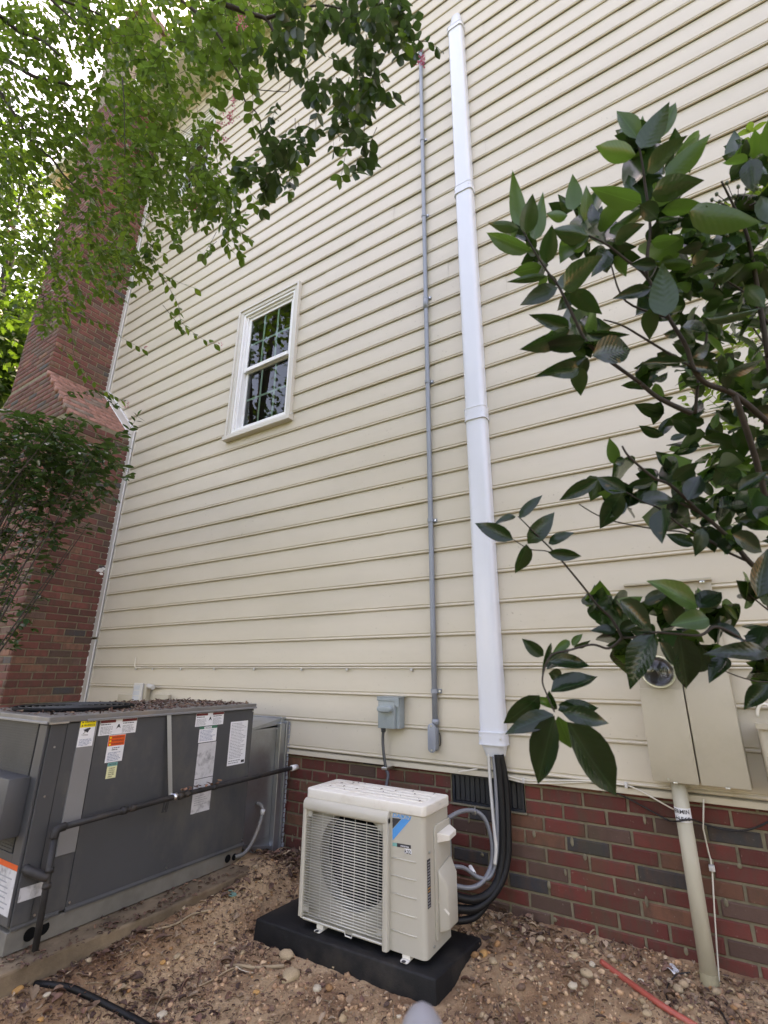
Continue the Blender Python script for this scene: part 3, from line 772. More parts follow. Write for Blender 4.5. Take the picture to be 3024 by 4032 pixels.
# casing: left part behind grille is open, so casing is made of right column, left wall, back, base, top rim
FX = -1.244                                               # right end of grille
shell = MB()
shell.prism(rrect(FX + .002, AX1, AY0, AY1, .022, 6, (1, 1, 0, 0)), AZ0, AZ1 - .046, 'xy')
shell.obj('cabinet', MAT['ivory'], ac, auto=40)
back = MB(); back.box(AX0, AX0 + .008, AY0 + .01, AY1, AZ0, AZ1 - .048); back.box(AX0 + .008, FX, AY1 - .008, AY1, AZ0, AZ1 - .048); back.box(AX0 + .008, FX, AY0 + .03, AY1 - .008, AZ0, AZ0 + .008); back.box(AX0 + .008, FX, AY0 + .004, AY1 - .008, AZ1 - .056, AZ1 - .048)
back.obj('back_shell', MAT['ivory'], ac)
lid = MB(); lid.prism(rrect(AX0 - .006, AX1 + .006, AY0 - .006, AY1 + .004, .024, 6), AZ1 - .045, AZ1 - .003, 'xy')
lid.obj('lid', MAT['ivorylit'], ac, bevel=.006, seg=3, auto=35)
rb2 = MB()
for i in range(4):
    y = AY0 + .045 + i * .045; rb2.prism(rrect(AX0 + .03, AX1 - .035, y, y + .022, .009, 3), AZ1 - .004, AZ1 + .0005, 'xy')
rb2.obj('lid_rib', MAT['ivorylit'], ac, auto=40)
# fan shroud plate with a round hole, throat, fan
SX, SZ, SR = -1.446, .286, .190
n = 40; y = AY0 + .028
ring = [(SX + SR * math.cos(2 * math.pi * i / n), SZ + SR * math.sin(2 * math.pi * i / n)) for i in range(n)]
def sq(i):
    a = 2 * math.pi * i / n; c, s_ = math.cos(a), math.sin(a); x0_, x1_, z0_, z1_ = AX0 + .008, FX, AZ0 + .006, AZ1 - .052
    t = min((x1_ - SX) / c if c > 1e-6 else 9, (x0_ - SX) / c if c < -1e-6 else 9, (z1_ - SZ) / s_ if s_ > 1e-6 else 9, (z0_ - SZ) / s_ if s_ < -1e-6 else 9); return (SX + c * t, SZ + s_ * t)
sqr = [sq(i) for i in range(n)]
sp = MB(); sp.add([(x, y, z) for x, z in ring] + [(x, y, z) for x, z in sqr] + [(x, y + .07, z) for x, z in ring],
                  [(i, (i + 1) % n, n + (i + 1) % n, n + i) for i in range(n)] + [(i, (i + 1) % n, 2 * n + (i + 1) % n, 2 * n + i) for i in range(n)])
sp.obj('fan_shroud', MAT['shroud'], ac)
MB().box(AX0 + .009, FX - .001, y + .13, y + .135, AZ0 + .01, AZ1 - .06).obj('coil', MAT['fandark'], ac)
fan = MB(); fan.cyl((SX, y + .04, SZ), (SX, y + .11, SZ), .045, 16)
fo = fan.obj('fan', MAT['fandark'], ac)
for k in range(3):
    bl = MB(); vs = []
    for i in range(7):
        for j in range(4):
            a = R_(k * 120 + i * 12 - 30 + j * 6); r_ = .043 + j * .047; vs.append((SX + r_ * math.cos(a), y + .05 + i * .008, SZ + r_ * math.sin(a)))
    bl.add(vs, [(i * 4 + j, i * 4 + j + 1, (i + 1) * 4 + j + 1, (i + 1) * 4 + j) for i in range(6) for j in range(3)]); bl.obj('blade', MAT['fandark'], fo, smooth=True)
# grille: frame, 40 horizontal wires, 6 vertical wires
GX0, GX1, GZ0, GZ1 = AX0 - .004, FX + .006, .050, .503
MB().prism(rrect(GX0, GX0 + .022, AY0 - .024, AY0 + .012, .007, 3), GZ0 - .006, GZ1 - .02, 'xy').obj('grille_side', MAT['ivory'], ac, auto=40)
MB().prism(rrect(GX1 - .026, GX1, AY0 - .024, AY0 + .012, .007, 3), GZ0 - .030, GZ1 - .02, 'xy').obj('grille_side', MAT['ivory'], ac, auto=40)
hb = [(AY0 + .012, GZ1 + .008), (AY0 - .010, GZ1 + .006), (AY0 - .022, GZ1 - .004), (AY0 - .026, GZ1 - .018), (AY0 - .026, GZ1 - .038), (AY0 - .016, GZ1 - .044), (AY0 + .012, GZ1 - .044)]
MB().prism(hb, GX0, GX1, 'yz').obj('grille_hood', MAT['ivory'], ac, bevel=.007, seg=3, auto=50)
sl = MB(); sl.tube([(-.5, 0, 0), (.5, 0, 0)], .0020, 6)
slm = bpy.data.meshes.new('slat'); slm.from_pydata(sl.v, [], sl.f); slm.materials.append(MAT['wire']); slm.polygons.foreach_set('use_smooth', [True] * len(slm.polygons))
NS = 38; L = GX1 - GX0 - .044
for i in range(NS):
    o = bpy.data.objects.new('slat', slm); z = GZ0 + .004 + (GZ1 - GZ0 - .062) * i / (NS - 1)
    w_ = .86 if i in (NS - 1, 2) else 1
    o.location = ((GX0 + .020 + GX1 - .024) / 2, AY0 - .0135, z); o.scale = (L * w_, 1, 1); put(o, ac)
for i in range(7):
    x = GX0 + .05 + (L - .06) * i / 6; MB().tube([(x, AY0 - .0085, GZ0), (x, AY0 - .0085, GZ1 - .046)], .0010, 5).obj('wire', MAT['wire'], ac)
bt = MB()
bp_ = [(GX0 + .01, GZ0 - .012), (-1.455, GZ0 - .012), (-1.450, GZ0 - .026), (-1.418, GZ0 - .026), (-1.413, GZ0 - .012), (GX1 - .02, GZ0 - .012)]
bt.tube([(x, AY0 - .0135, z) for x, z in bp_], .0028, 6); bt.obj('grille_bottom_wire', MAT['wire'], ac, auto=40)
for (x, z) in ((GX0 + .030, GZ1 - .058), (GX1 - .042, GZ1 - .058), (GX0 + .034, GZ0 + .028), (GX1 - .046, GZ0 + .022)):
    MB().box(x - .016, x + .016, AY0 - .0105, AY0 - .006, z - .012, z + .012).obj('grille_clip', MAT['shroud'], ac)
MB().box(AX0 + .006, FX, AY0 + .006, AY0 + .027, AZ0, AZ0 + .012).obj('front_sill', MAT['ivory'], ac)
# embossed ribs on the right column
for i in range(5):
    z = .090 + i * .0626
    MB().tube([(-1.231, AY0 - .0005, z), (-1.114, AY0 - .0005, z)], .0026, 6).obj('embossed_rib', MAT['ivory'], ac, smooth=True)
# logo and marks on the front (print, laid 0.6 mm proud)
fz = Zm(1480, 3000, 4.1475)
def front(poly, mat, name, off=.0008):
    vs = [onY(*fz(*q), AY0 - off) for q in poly]; return MB().add(vs, [tuple(range(len(vs)))]).obj(name, mat, ac)
lettering('DAIKIN', MAT['blue'], ac, onY(*fz(272, 900), AY0 - .0008), (1, 0, 0), (0, 0, 1), .092, .0155, 'brand_lettering')
front([(268, 912), (415, 930), (272, 1092)], MAT['ink'], 'logo_triangle'); front([(422, 932), (562, 948), (272, 1285), (272, 1102)], MAT['blue'], 'logo_stripe')
front([(272, 1315), (345, 1325), (345, 1385), (272, 1372)], MAT['teal'], 'strip_end', .0006); front([(345, 1325), (572, 1362), (572, 1420), (345, 1385)], MAT['ink'], 'strip_band', .0007)
lettering('INVERTER', MAT['paper'], ac, onY(*fz(405, 1382), AY0 - .0011), (1, 0, 0), (0, 0, 1), .040, .0055, 'strip_lettering')
front([(462, 1415), (580, 1430), (580, 1508), (462, 1492)], MAT['paper'], 'badge', .0006)
lettering('R32', MAT['ink'], ac, onY(*fz(468, 1492), AY0 - .0012), (1, 0, 0), (0, 0, 1), .030, .0145, 'badge_lettering')
# side: service cover with handle
sx = AX1
plate = [(-.462, .060), (-.312, .060), (-.312, .462), (-.446, .462), (-.462, .446)]
MB().prism(plate, sx - .001, sx + .010, 'yz').obj('service_cover', MAT['ivory'], ac, bevel=.004, auto=40)
bul = MB()
bul.add([(sx + .0105, -.452, .080), (sx + .0105, -.316, .080), (sx + .046, -.330, .088), (sx + .046, -.425, .088), (sx + .0105, -.452, .300), (sx + .0105, -.316, .330), (sx + .046, -.330, .272), (sx + .046, -.425, .240)],
        [(0, 1, 2, 3), (3, 2, 6, 7), (0, 3, 7, 4), (1, 5, 6, 2), (4, 7, 6, 5), (0, 4, 5, 1)])
bul.obj('valve_cover', MAT['ivory'], ac, bevel=.010, seg=3, auto=50)
MB().add([(sx + .0105, -.448, .395), (sx + .0105, -.318, .400), (sx + .048, -.330, .405), (sx + .048, -.400, .398), (sx + .0105, -.448, .432), (sx + .0105, -.318, .440), (sx + .048, -.330, .425), (sx + .048, -.400, .418)],
         [(0, 1, 2, 3), (3, 2, 6, 7), (0, 3, 7, 4), (1, 5, 6, 2), (4, 7, 6, 5), (0, 4, 5, 1)]).obj('carry_handle', MAT['ivorylit'], ac, bevel=.003)
MB().add([(sx + .0115, -.448, .185), (sx + .0115, -.438, .187), (sx + .047, -.424, .150), (sx + .047, -.428, .142), (sx + .0125, -.448, .192), (sx + .049, -.425, .150)], [(0, 1, 2, 3), (0, 3, 5, 4), (1, 4, 5, 2)]).obj('ridge', MAT['ivorylit'], ac)
for (yy, zz) in ((-.505, .375), (-.40, .532), (-.478, .048)): MB().cyl((sx - .001, yy, zz), (sx + .006, yy, zz), .0045, 8).obj('screw', MAT['metalbright'], ac)
lb = MB().box(sx - .0002, sx + .0008, -.523, -.495, .185, .352).obj('rating_label', MAT['ink'], ac)
for i in range(16): MB().box(sx + .0009, sx + .0014, -.521, -.497 - rng.uniform(0, .008), .190 + i * .010, .194 + i * .010).obj('label_line', MAT['inkgrey' if i not in (5, 6) else 'rockorange'], lb)
MB().box(AX1 - .02, AX1 + .004, AY1 - .006, AY1 + .006, .2, .45).obj('back_rail', MAT['boxgrey'], ac)
for (fx_, ) in ((-1.60,), (-1.165,)):
    ft = MB(); ft.prism(rrect(fx_ - .017, fx_ + .017, -.560, -.27, .008, 4), .0035, .0065, 'xy'); ft.box(fx_ - .018, fx_ + .018, AY0 + .004, AY1 - .02, .0078, AZ0 + .002)
    f_ = ft.obj('foot', MAT['ivorylit'], ac); MB().prism(rrect(fx_ - .008, fx_ + .008, -.566, -.548, .006, 3), .0076, .0085, 'xy').obj('bolt_slot', MAT['ink'], f_)
tv = [(math.cos(a), math.sin(a) * .5, .1 * math.sin(2 * a)) for a in [i * math.pi / 3 for i in range(6)]]
mm = []
for i in range(26):
    mm.append(np.array(frame(Vector((rng.uniform(-1.66, -1.12), rng.uniform(-.50, -.32), AZ1 + .0015)), (rng.uniform(-1, 1), rng.uniform(-1, 1), 0), (rng.uniform(-.2, .2), rng.uniform(-.2, .2), 1)) @ Matrix.Diagonal((rng.uniform(.003, .011),) * 3 + (1,))))
tag(mass('leaf_debris', tv, [tuple(range(6))], mm, MAT['litter'], None, cols=[(.10, .055, .04)] * 26), 'brown leaf crumbs lying on the white unit lid', 'leaf debris', kind='stuff')

# ================================================================== PIPES AND HOSES BEHIND THE UNIT
vz = Zm(1700, 2950, 4.1475); v2 = Zm(1700, 3300, 4.1475)
def hose(name, label, cat, pts, r, mat, n=10, part='hose', k=7):
    t = thing(name, label, cat, tuple(pts[-1]))
    o = MB().tube(smooth_path(pts, k), r, n).obj(part, mat, t, smooth=True); return t
lines = thing('refrigerant_lines', 'black insulated refrigerant pipes curving down from the white cover', 'refrigerant pipes', (-.93, -.12, .1))
for i, (dx, dy, r) in enumerate(((0, 0, .0165), (.020, .018, .0165), (.004, .036, .0145))):
    P = [(-.912 + dx * .6, -.056 + dy * .5, .70), (-.905 + dx, -.060 + dy, .58), (-.900 + dx, -.075 + dy, .42), (-.905 + dx, -.10 + dy * .8, .27), (-.935 + dx * .8, -.15 + dy * .6, .17), (-1.0 + dx * .4, -.23 + dy * .3, .10 - i * .012 + .02 * (2 - i)), (-1.09, -.32, .075 + .05 * (2 - i))]
    MB().tube(smooth_path(P, 7), r, 12).obj('insulated_pipe', MAT['blackrub'], lines, smooth=True)
hose('drain_tube', 'pale grey drain tube dropping beside the black pipes', 'drain tube', [(-.958, -.052, .695), (-.955, -.060, .58), (-.945, -.075, .45), (-.935, -.092, .36), (-.930, -.10, .31), (-.935, -.115, .25)], .0085, MAT['drain'])
t = hose('flexible_conduit', 'grey flexible conduit arching from the unit back to the wall pipes', 'flexible conduit',
         [(-1.10, -.285, .44), (-1.06, -.20, .462), (-1.02, -.12, .455), (-.985, -.085, .42), (-.962, -.08, .36), (-.952, -.09, .30), (-.958, -.11, .235), (-.985, -.16, .185), (-1.03, -.22, .175), (-1.10, -.29, .20)], .0098, MAT['flexgrey'])
cp = onY(*vz(705, 1030), -.115)
q = MB().box(cp.x - .012, cp.x + .010, -.13, -.10, cp.z - .008, cp.z + .010).obj('clamp', MAT['metalbright'], t, bevel=.002); MB().cyl((cp.x, -.115, cp.z + .010), (cp.x + .002, -.115, cp.z + .026), .0035, 8).obj('bolt', MAT['metalbright'], q)
hose('control_conduit', 'second grey conduit looping low behind the ivory unit', 'flexible conduit', [(-1.10, -.27, .255), (-1.05, -.21, .245), (-1.0, -.165, .205), (-.96, -.13, .20), (-.935, -.105, .25), (-.925, -.09, .33), (-.922, -.08, .45), (-.925, -.066, .60), (-.930, -.058, .69)], .0088, MAT['flexgrey'])
ec = thing('pipe_stub', 'short white plastic pipe stub poking up behind the grey conduits', 'pipe stub', tuple(onY(*v2(670, 560), -.10)))
a_, b_ = onY(*v2(625, 460), -.10), onY(*v2(690, 580), -.14)
MB().tube([a_, a_ + (b_ - a_) * .1, b_], [.007, .0095, .0105], 12).obj('stub', MAT['whitecap'], ec, smooth=True); MB().tube([b_ - (b_ - a_) * .02, b_ + (b_ - a_) * .012], .0075, 10).obj('bore', MAT['ink'], ec)

# ================================================================== PACKAGE UNIT ON ITS SLAB
UXF, UY0, UY1, UXB = -2.32, -1.478, -.332, -3.08
slab = MB(); sp_ = [(-2.190, -.28), (-2.165, -.95), (-2.205, -1.30), (-2.212, -2.1), (-3.6, -2.1), (-3.6, -.28)]
slab.prism(sp_, -.15, .085, 'xy')
tag(slab.obj('concrete_slab', MAT['concrete'], None, bevel=.008), 'stained concrete slab under the big grey package unit', 'concrete slab')
pu = thing('package_unit', 'large weathered dark grey package air conditioner covered in stickers', 'air conditioner', (-2.85, -.9, .09))
box_obj('cabinet', MAT['acgrey'], pu, UXB, UXF - .006, UY0 + .012, UY1 - .002, .168, .868)
# side panels as separate sheets with seams
def panel(y0, y1, z0, z1, d=.004, name='side_panel', mat='acgrey'): return box_obj(name, MAT[mat], pu, UXF - .0055, UXF - .0055 + d, y0, y1, z0, z1, .0012, 1)
panel(-1.272, UY1 - .004, .176, .867, .0055)
panel(-1.468, -1.404, .176, .867, .0075, 'corner_post'); panel(-1.401, -1.275, .176, .867, .0035, 'access_panel')
panel(-1.352, -1.277, .370, .888, .0105, 'conduit_strip', 'strip')
MB().prism([(UXF - .004, .160), (UXF + .006, .160), (UXF + .006, .167), (UXF - .001, .176), (UXF - .004, .176)], -1.275, UY1, 'xz').obj('panel_ledge', MAT['acgrey'], pu)
MB().prism([(UXF - .004, .162), (UXF + .005, .162), (UXF + .005, .169), (UXF - .001, .1755), (UXF - .004, .1755)], -1.466, -1.30, 'xz').obj('panel_ledge', MAT['acgrey'], pu)
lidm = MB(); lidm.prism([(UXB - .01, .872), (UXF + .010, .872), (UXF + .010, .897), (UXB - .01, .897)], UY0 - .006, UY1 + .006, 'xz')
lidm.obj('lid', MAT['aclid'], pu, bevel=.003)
MB().prism([(UXF + .0095, .8712), (UXF + .0145, .8705), (UXF + .0145, .8765), (UXF + .0105, .880)], UY0 + .15, UY1 + .006, 'xz').obj('drip_edge', MAT['strip'], pu)
MB().prism([(UXF + .0095, .8702), (UXF + .016, .8695), (UXF + .016, .8760), (UXF + .0105, .879)], UY0 - .004, UY0 + .072, 'xz').obj('drip_edge', MAT['metalbright'], pu)
MB().prism([(UY0 - .0055, .8705), (UY0 - .0115, .8700), (UY0 - .0115, .8765), (UY0 - .0065, .880)], UXB, UXF + .004, 'yz').obj('drip_edge', MAT['strip'], pu)
rail = MB(); rail.box(UXF - .06, UXF - .001, UY0 + .003, UY1 - .006, .089, .1595); rail.box(UXB, UXF - .0605, UY0 + .004, UY0 + .05, .089, .158); rail.box(UXB, UXB + .06, UY0 + .0505, UY1, .089, .158); rail.box(UXB + .0605, UXF - .0605, UY1 - .05, UY1 - .007, .089, .158)
rail.obj('base_rail', MAT['acrail'], pu, bevel=.002)
for (yy, zz, r_) in ((-1.392, .130, .022), (-1.346, .132, .022), (-.436, .124, .019), (-.390, .120, .016)):
    MB().cyl((UXF - .0015, yy, zz), (UXF + .0006, yy, zz), r_, 20).obj('rail_hole', MAT['fandark'], pu)
MB().prism([(-1.366, .146), (-1.330, .150), (-1.334, .156), (-1.364, .152)], UXF, UXF + .006, 'yz').obj('hole_lip', MAT['acrail'], pu)
# end face: post, coil guard, junction cover, orange label
box_obj('coil_guard', MAT['acdark'], pu, UXB, UXF - .09, UY0 + .004, UY0 + .011, .40, .866)
box_obj('end_panel', MAT['acgrey'], pu, UXB, UXF - .075, UY0 + .002, UY0 + .011, .178, .398, .001, 1)
box_obj('corner_post', MAT['acgrey'], pu, UXF - .072, UXF - .008, UY0, UY0 + .011, .176, .866, .002, 1)
for i in range(44):
    z = .41 + i * .0103
    if z < .86: MB().box(UXB, UXF - .092, UY0 + .0015, UY0 + .0035, z, z + .0022).obj('guard_wire', MAT['acdark'], pu)
box_obj('control_box', MAT['acgrey'], pu, -2.75, -2.375, UY0 - .078, UY0 + .0005, .462, .672, .003)
st = box_obj('warning_sticker', MAT['paperdirty'], pu, -2.56, -2.332, UY0 - .0008, UY0 + .0001, .208, .352)
box_obj('sticker_header', MAT['orange'], st, -2.56, -2.332, UY0 - .0009, UY0 + .0002, .353, .371)
for i in range(7): box_obj('print_line', MAT['inkgrey'], st, -2.50, -2.345 - rng.uniform(0, .05), UY0 - .0014, UY0 - .0009, .225 + i * .016, .229 + i * .016)
# condenser fan guard on top
fg = MB(); fcx, fcy, FR = -2.74, -1.16, .26
fg.tube([(fcx + FR * math.cos(a), fcy + FR * math.sin(a), .906) for a in [2 * math.pi * i / 48 for i in range(49)]], .009, 8, False)
fgo = fg.obj('fan_guard', MAT['fandark'], pu, smooth=True)
MB().cyl((fcx, fcy, .897), (fcx, fcy, .900), FR, 40).obj('fan_well', MAT['fandark'], fgo)
for k in range(9):
    r_ = .02 + k * .028; MB().tube([(fcx + r_ * math.cos(a), fcy + r_ * math.sin(a), .913) for a in [2 * math.pi * i / 36 for i in range(37)]], .002, 5, False).obj('guard_ring', MAT['acdark'], fgo, smooth=True)
# stickers on the long side
SXF = UXF - .0001
def sticker(name, y0, y1, z0, z1, mat='paper', base=0.0006, x=SXF): return MB().box(x, x + base, y0, y1, z0, z1).obj(name, MAT[mat], pu)
def band(par, y0, y1, z0, z1, mat, x=SXF, d=.0010): return MB().box(x + .0002, x + d, y0, y1, z0, z1).obj('print_band', MAT[mat], par)
def lines_(par, y0, y1, z0, z1, n, mat='inkgrey', x=SXF, fill=.45, seed=1):
    q_ = random.Random(seed); m_ = MB(); h = (z1 - z0) / n
    for i in range(n):
        a = y0; zz = z1 - (i + .5) * h; end = y1 - q_.uniform(0, .35) * (y1 - y0)
        while a < end:
            b = min(end, a + q_.uniform(.004, .018)); m_.add([(x + .0011, a, zz - h * fill / 2), (x + .0011, b, zz - h * fill / 2), (x + .0011, b, zz + h * fill / 2), (x + .0011, a, zz + h * fill / 2)], [(0, 1, 2, 3)]); a = b + .0022
    return m_.obj('print_lines', MAT[mat], par)
XS = UXF + .0051
s_ = sticker('caution_sticker', -1.352, -1.286, .769, .877, 'paper', .0006, XS); band(s_, -1.352, -1.286, .846, .877, 'yellow', XS)
lettering('CAUTION', MAT['ink'], s_, (XS + .0013, -1.336, .864), (0, 1, 0), (0, 0, 1), .044, .0075); lettering('PRUDENCE', MAT['ink'], s_, (XS + .0013, -1.336, .8505), (0, 1, 0), (0, 0, 1), .046, .0075)
for zz in (.864, .8505): MB().add([(XS + .0013, -1.348, zz), (XS + .0013, -1.339, zz), (XS + .0013, -1.3435, zz + .008)], [(0, 1, 2)]).obj('alert_triangle', MAT['ink'], s_)
hz = Zm(0, 2750, 4.1475)
for poly in ([(1360, 515), (1420, 490), (1470, 475), (1485, 490), (1455, 520), (1430, 560), (1400, 540), (1375, 545), (1380, 530)], [(1330, 595), (1440, 590), (1437, 600), (1328, 602)], [(1350, 575), (1400, 545), (1395, 555), (1365, 578)]):
    MB().add([onX(*hz(*p), XS + .0013) for p in poly], [tuple(range(len(poly)))]).obj('hand_pictogram', MAT['ink'], s_)
lines_(s_, -1.345, -1.292, .773, .800, 5, 'inkblue', XS, seed=3)
def two_panel(y0, y1, z0, z1, seed):
    s_ = sticker('warning_sticker', y0, y1, z0, z1); w_ = y1 - y0; h = z1 - z0; m0, m1 = y0 + w_ * .41, y0 + w_ * .59
    band(s_, y0 + .001, m0, z1 - h * .2, z1 - .001, 'maroon'); band(s_, m1, y1 - .001, z1 - h * .2, z1 - .001, 'maroon')
    for a, b, sd_ in ((y0 + .006, m0 - .004, 1), (m1 + .004, y1 - .006, 2)):
        lines_(s_, a, b, z1 - h * .36, z1 - h * .24, 1, 'ink', seed=seed + sd_); lines_(s_, a, b, z0 + h * .06, z1 - h * .42, 6, 'inkgrey', seed=seed * 3 + sd_)
    c = (m0 + m1) / 2; zc = z0 + h * .5
    MB().add([(SXF + .0012, c - .010, zc - h * .14), (SXF + .0012, c - .002, zc + h * .16), (SXF + .0012, c + .003, zc + h * .18), (SXF + .0012, c + .011, zc - h * .12), (SXF + .0012, c + .002, zc - h * .02)], [(0, 1, 2, 3, 4)]).obj('pictogram', MAT['ink'], s_)
    return s_
two_panel(-1.264, -1.087, .805, .869, 5); two_panel(-.750, -.563, .801, .866, 9)
s_ = sticker('warning_sticker', -1.213, -1.133, .690, .803); band(s_, -1.212, -1.134, .757, .801, 'orange')
for i, zz in enumerate((.789, .775, .761)):
    MB().cyl((SXF + .0009, -1.203, zz + .003), (SXF + .0013, -1.203, zz + .003), .004, 10).obj('alert_dot', MAT['yellow'], s_); lettering('WARNING', MAT['maroon'], s_, (SXF + .0012, -1.196, zz), (0, 1, 0), (0, 0, 1), .056, .0075)
lines_(s_, -1.190, -1.150, .737, .752, 2, 'ink', seed=4); lines_(s_, -1.205, -1.142, .694, .732, 6, 'inkblue', seed=8)
s_ = sticker('notice_sticker', -1.197, -1.151, .624, .688, 'paleyellow'); band(s_, -1.197, -1.151, .673, .688, 'teal'); lettering('NOTICE', MAT['ink'], s_, (SXF + .0012, -1.190, .677), (0, 1, 0), (0, 0, 1), .032, .007)
for i, wd in enumerate(('CLEAN', 'COILS', 'USING', 'WATER', 'ONLY')): lettering(wd, MAT['ink'], s_, (SXF + .0011, -1.188, .662 - i * .0085), (0, 1, 0), (0, 0, 1), .027 if wd != 'ONLY' else .021, .0058)
s_ = sticker('notice_sticker', -.718, -.601, .720, .799); band(s_, -.718, -.601, .7855, .799, 'green'); band(s_, -.688, -.640, .787, .797, 'paper', d=.0013); lettering('NOTICE', MAT['ink'], s_, (SXF + .0016, -.682, .789), (0, 1, 0), (0, 0, 1), .035, .0062)
lines_(s_, -.712, -.606, .726, .781, 8, 'inkblue', seed=12)
s_ = sticker('weathered_sticker', -.714, -.597, .388, .716, 'paperdirty'); MB().box(SXF + .0002, SXF + .0010, -.713, -.598, .5445, .5475).obj('tear', MAT['ink'], s_); lines_(s_, -.70, -.61, .42, .47, 5, 'inkgrey', seed=15, fill=.3)
s_ = sticker('data_plate', -.506, -.376, .580, .807, 'paper'); lines_(s_, -.498, -.384, .612, .800, 24, 'inkgrey', seed=20, fill=.35); lines_(s_, -.498, -.410, .586, .608, 2, 'inkgrey', seed=21); MB().box(SXF + .0004, SXF + .0010, -.405, -.382, .587, .600).obj('print_block', MAT['ink'], s_)
pw = sticker('torn_paper_sticker', -1.461, -1.374, .250, .296, 'paperdirty', .0006, UXF + .0021)
for (yy, zz) in ((-1.262, .855), (-1.262, .19), (-.345, .855), (-.345, .19), (-.82, .188), (-1.39, .19), (-1.44, .60), (-1.44, .35), (-1.44, .78), (-1.285, .60)):
    MB().cyl((UXF - .001, yy, zz), (UXF + .004, yy, zz), .0042, 8).obj('screw', MAT['metalbright'], pu)
# hanging strap and gas pipe
gas = thing('gas_pipe', 'long dirty black pipe running past the grey unit into the brick', 'pipe', (-2.25, -.7, .15))
gp = [Vector((-2.25, -1.392, .490)), Vector((-2.251, -1.12, .4975)), Vector((-2.253, -.86, .5055)), Vector((-2.256, -.55, .5075)), Vector((-2.262, -.02, .510))]
MB().tube(gp, .0118, 12).obj('pipe', MAT['blackpipe'], gas, smooth=True)
MB().tube(smooth_path([(-2.25, -1.372, .4905), (-2.25, -1.402, .486), (-2.25, -1.408, .458)], 4), .0155, 12).obj('elbow', MAT['blackpipe'], gas, smooth=True)
MB().tube([(-2.25, -1.406, .470), (-2.25, -1.399, .10)], .0118, 12).obj('riser', MAT['blackpipe'], gas, smooth=True)
for z in (.352, .300): MB().tube([(-2.25, -1.4015, z - .008), (-2.25, -1.401, z + .008)], .0152, 12).obj('collar', MAT['blackpipe'], gas, smooth=True)
MB().tube(smooth_path([(-2.25, -1.401, .325), (-2.268, -1.425, .338), (-2.30, -1.448, .352), (-2.322, -1.452, .356)], 4), [.016] * 12 + [.021], 12).obj('branch', MAT['blackpipe'], gas, smooth=True)
for (yy, r_) in ((-1.128, .021), (-1.085, .018), (-.842, .0215), (-.80, .019), (-.64, .0175)):
    t_ = (yy + 1.392) / 1.372; zz = .490 + .0075 * min(1, (yy + 1.392) / .27) + .012 * max(0, min(1, (yy + 1.12) / .6))
    MB().tube([(-2.252, yy - .014, zz), (-2.252, yy, zz), (-2.252, yy + .014, zz)], [r_ * .72, r_ * .82, r_ * .7], 10).obj('fitting', MAT['blackpipe'], gas, smooth=True)
MB().tube([(-2.262, -.035, .510), (-2.262, .02, .510)], .0165, 12).obj('white_cap', MAT['whitecap'], gas, smooth=True)
mm = [np.array(frame(Vector((-2.253 + rng.uniform(-.012, .016), rng.uniform(-.86, -.60), .523 + rng.uniform(-.004, .012))), (rng.uniform(-1, 1), rng.uniform(-1, 1), rng.uniform(-.4, .4)), (rng.uniform(-1, 1), rng.uniform(-1, 1), 1)) @ Matrix.Diagonal((rng.uniform(.005, .016),) * 3 + (1,))) for i in range(26)]
tag(mass('caught_leaves', tv, [tuple(range(6))], mm, MAT['litter'], None, cols=[rng.choice([(.12, .06, .04), (.2, .11, .06), (.34, .16, .10)]) for _ in mm]), 'dead leaf scraps caught on the long black pipe', 'leaf debris', kind='stuff')
sb = MB()
for (x, y, z), (x2, y2, z2) in ((((-2.312), -.923, .872), (-2.262, -.891, .505)),):
    sb.add([(x, y - .012, z), (x, y + .012, z), (x2, y2 + .011, z2), (x2, y2 - .011, z2), (x + .002, y - .012, z), (x + .002, y + .012, z), (x2 + .002, y2 + .011, z2), (x2 + .002, y2 - .011, z2)],
           [(0, 1, 2, 3), (7, 6, 5, 4), (0, 4, 5, 1), (1, 5, 6, 2), (2, 6, 7, 3), (3, 7, 4, 0)])
so = sb.obj('hanger_strap', MAT['metalbright'], None); tag(so, 'galvanised hanger strap holding the black pipe to the unit lid', 'strap')
MB().tube([(-2.252, -.882, .504), (-2.252, -.862, .5045)], .0162, 12).obj('strap_loop', MAT['metalbright'], so, smooth=True)
lt = MB()
for i in range(5): lt.tube([(-2.25 + rng.uniform(-.01, .01), -.93 + i * .007, .49), (-2.25, -.935 + i * .006, .46 - rng.uniform(0, .03))], .0022, 5)
lt.obj('strap_tail', MAT['blackpipe'], so)
# litter on the lid
mm, cc = [], []
for i in range(2200):
    x = UXF - rng.uniform(.004, .74); yv = rng.uniform(UY0 + .02, UY1 - .01)
    if x < UXB or ((x - fcx) ** 2 + (yv - fcy) ** 2) < .275 ** 2: continue
    if yv < -1.15 and rng.random() < .6: continue
    mm.append(np.array(frame(Vector((x, yv, .899 + abs(rng.gauss(0, .004)))), (rng.uniform(-1, 1), rng.uniform(-1, 1), rng.uniform(-.3, .3)), (rng.uniform(-.3, .3), rng.uniform(-.3, .3), 1)) @ Matrix.Diagonal((rng.uniform(.005, .016),) * 3 + (1,))))
    cc.append(rng.choice([(.11, .055, .040), (.15, .078, .055), (.21, .135, .085), (.085, .045, .036)]))
tag(mass('lid_leaf_litter', tv, [tuple(range(6))], mm, MAT['litter'], None, cols=cc), 'reddish brown leaf litter piled on the grey unit lid', 'leaf litter', kind='stuff')
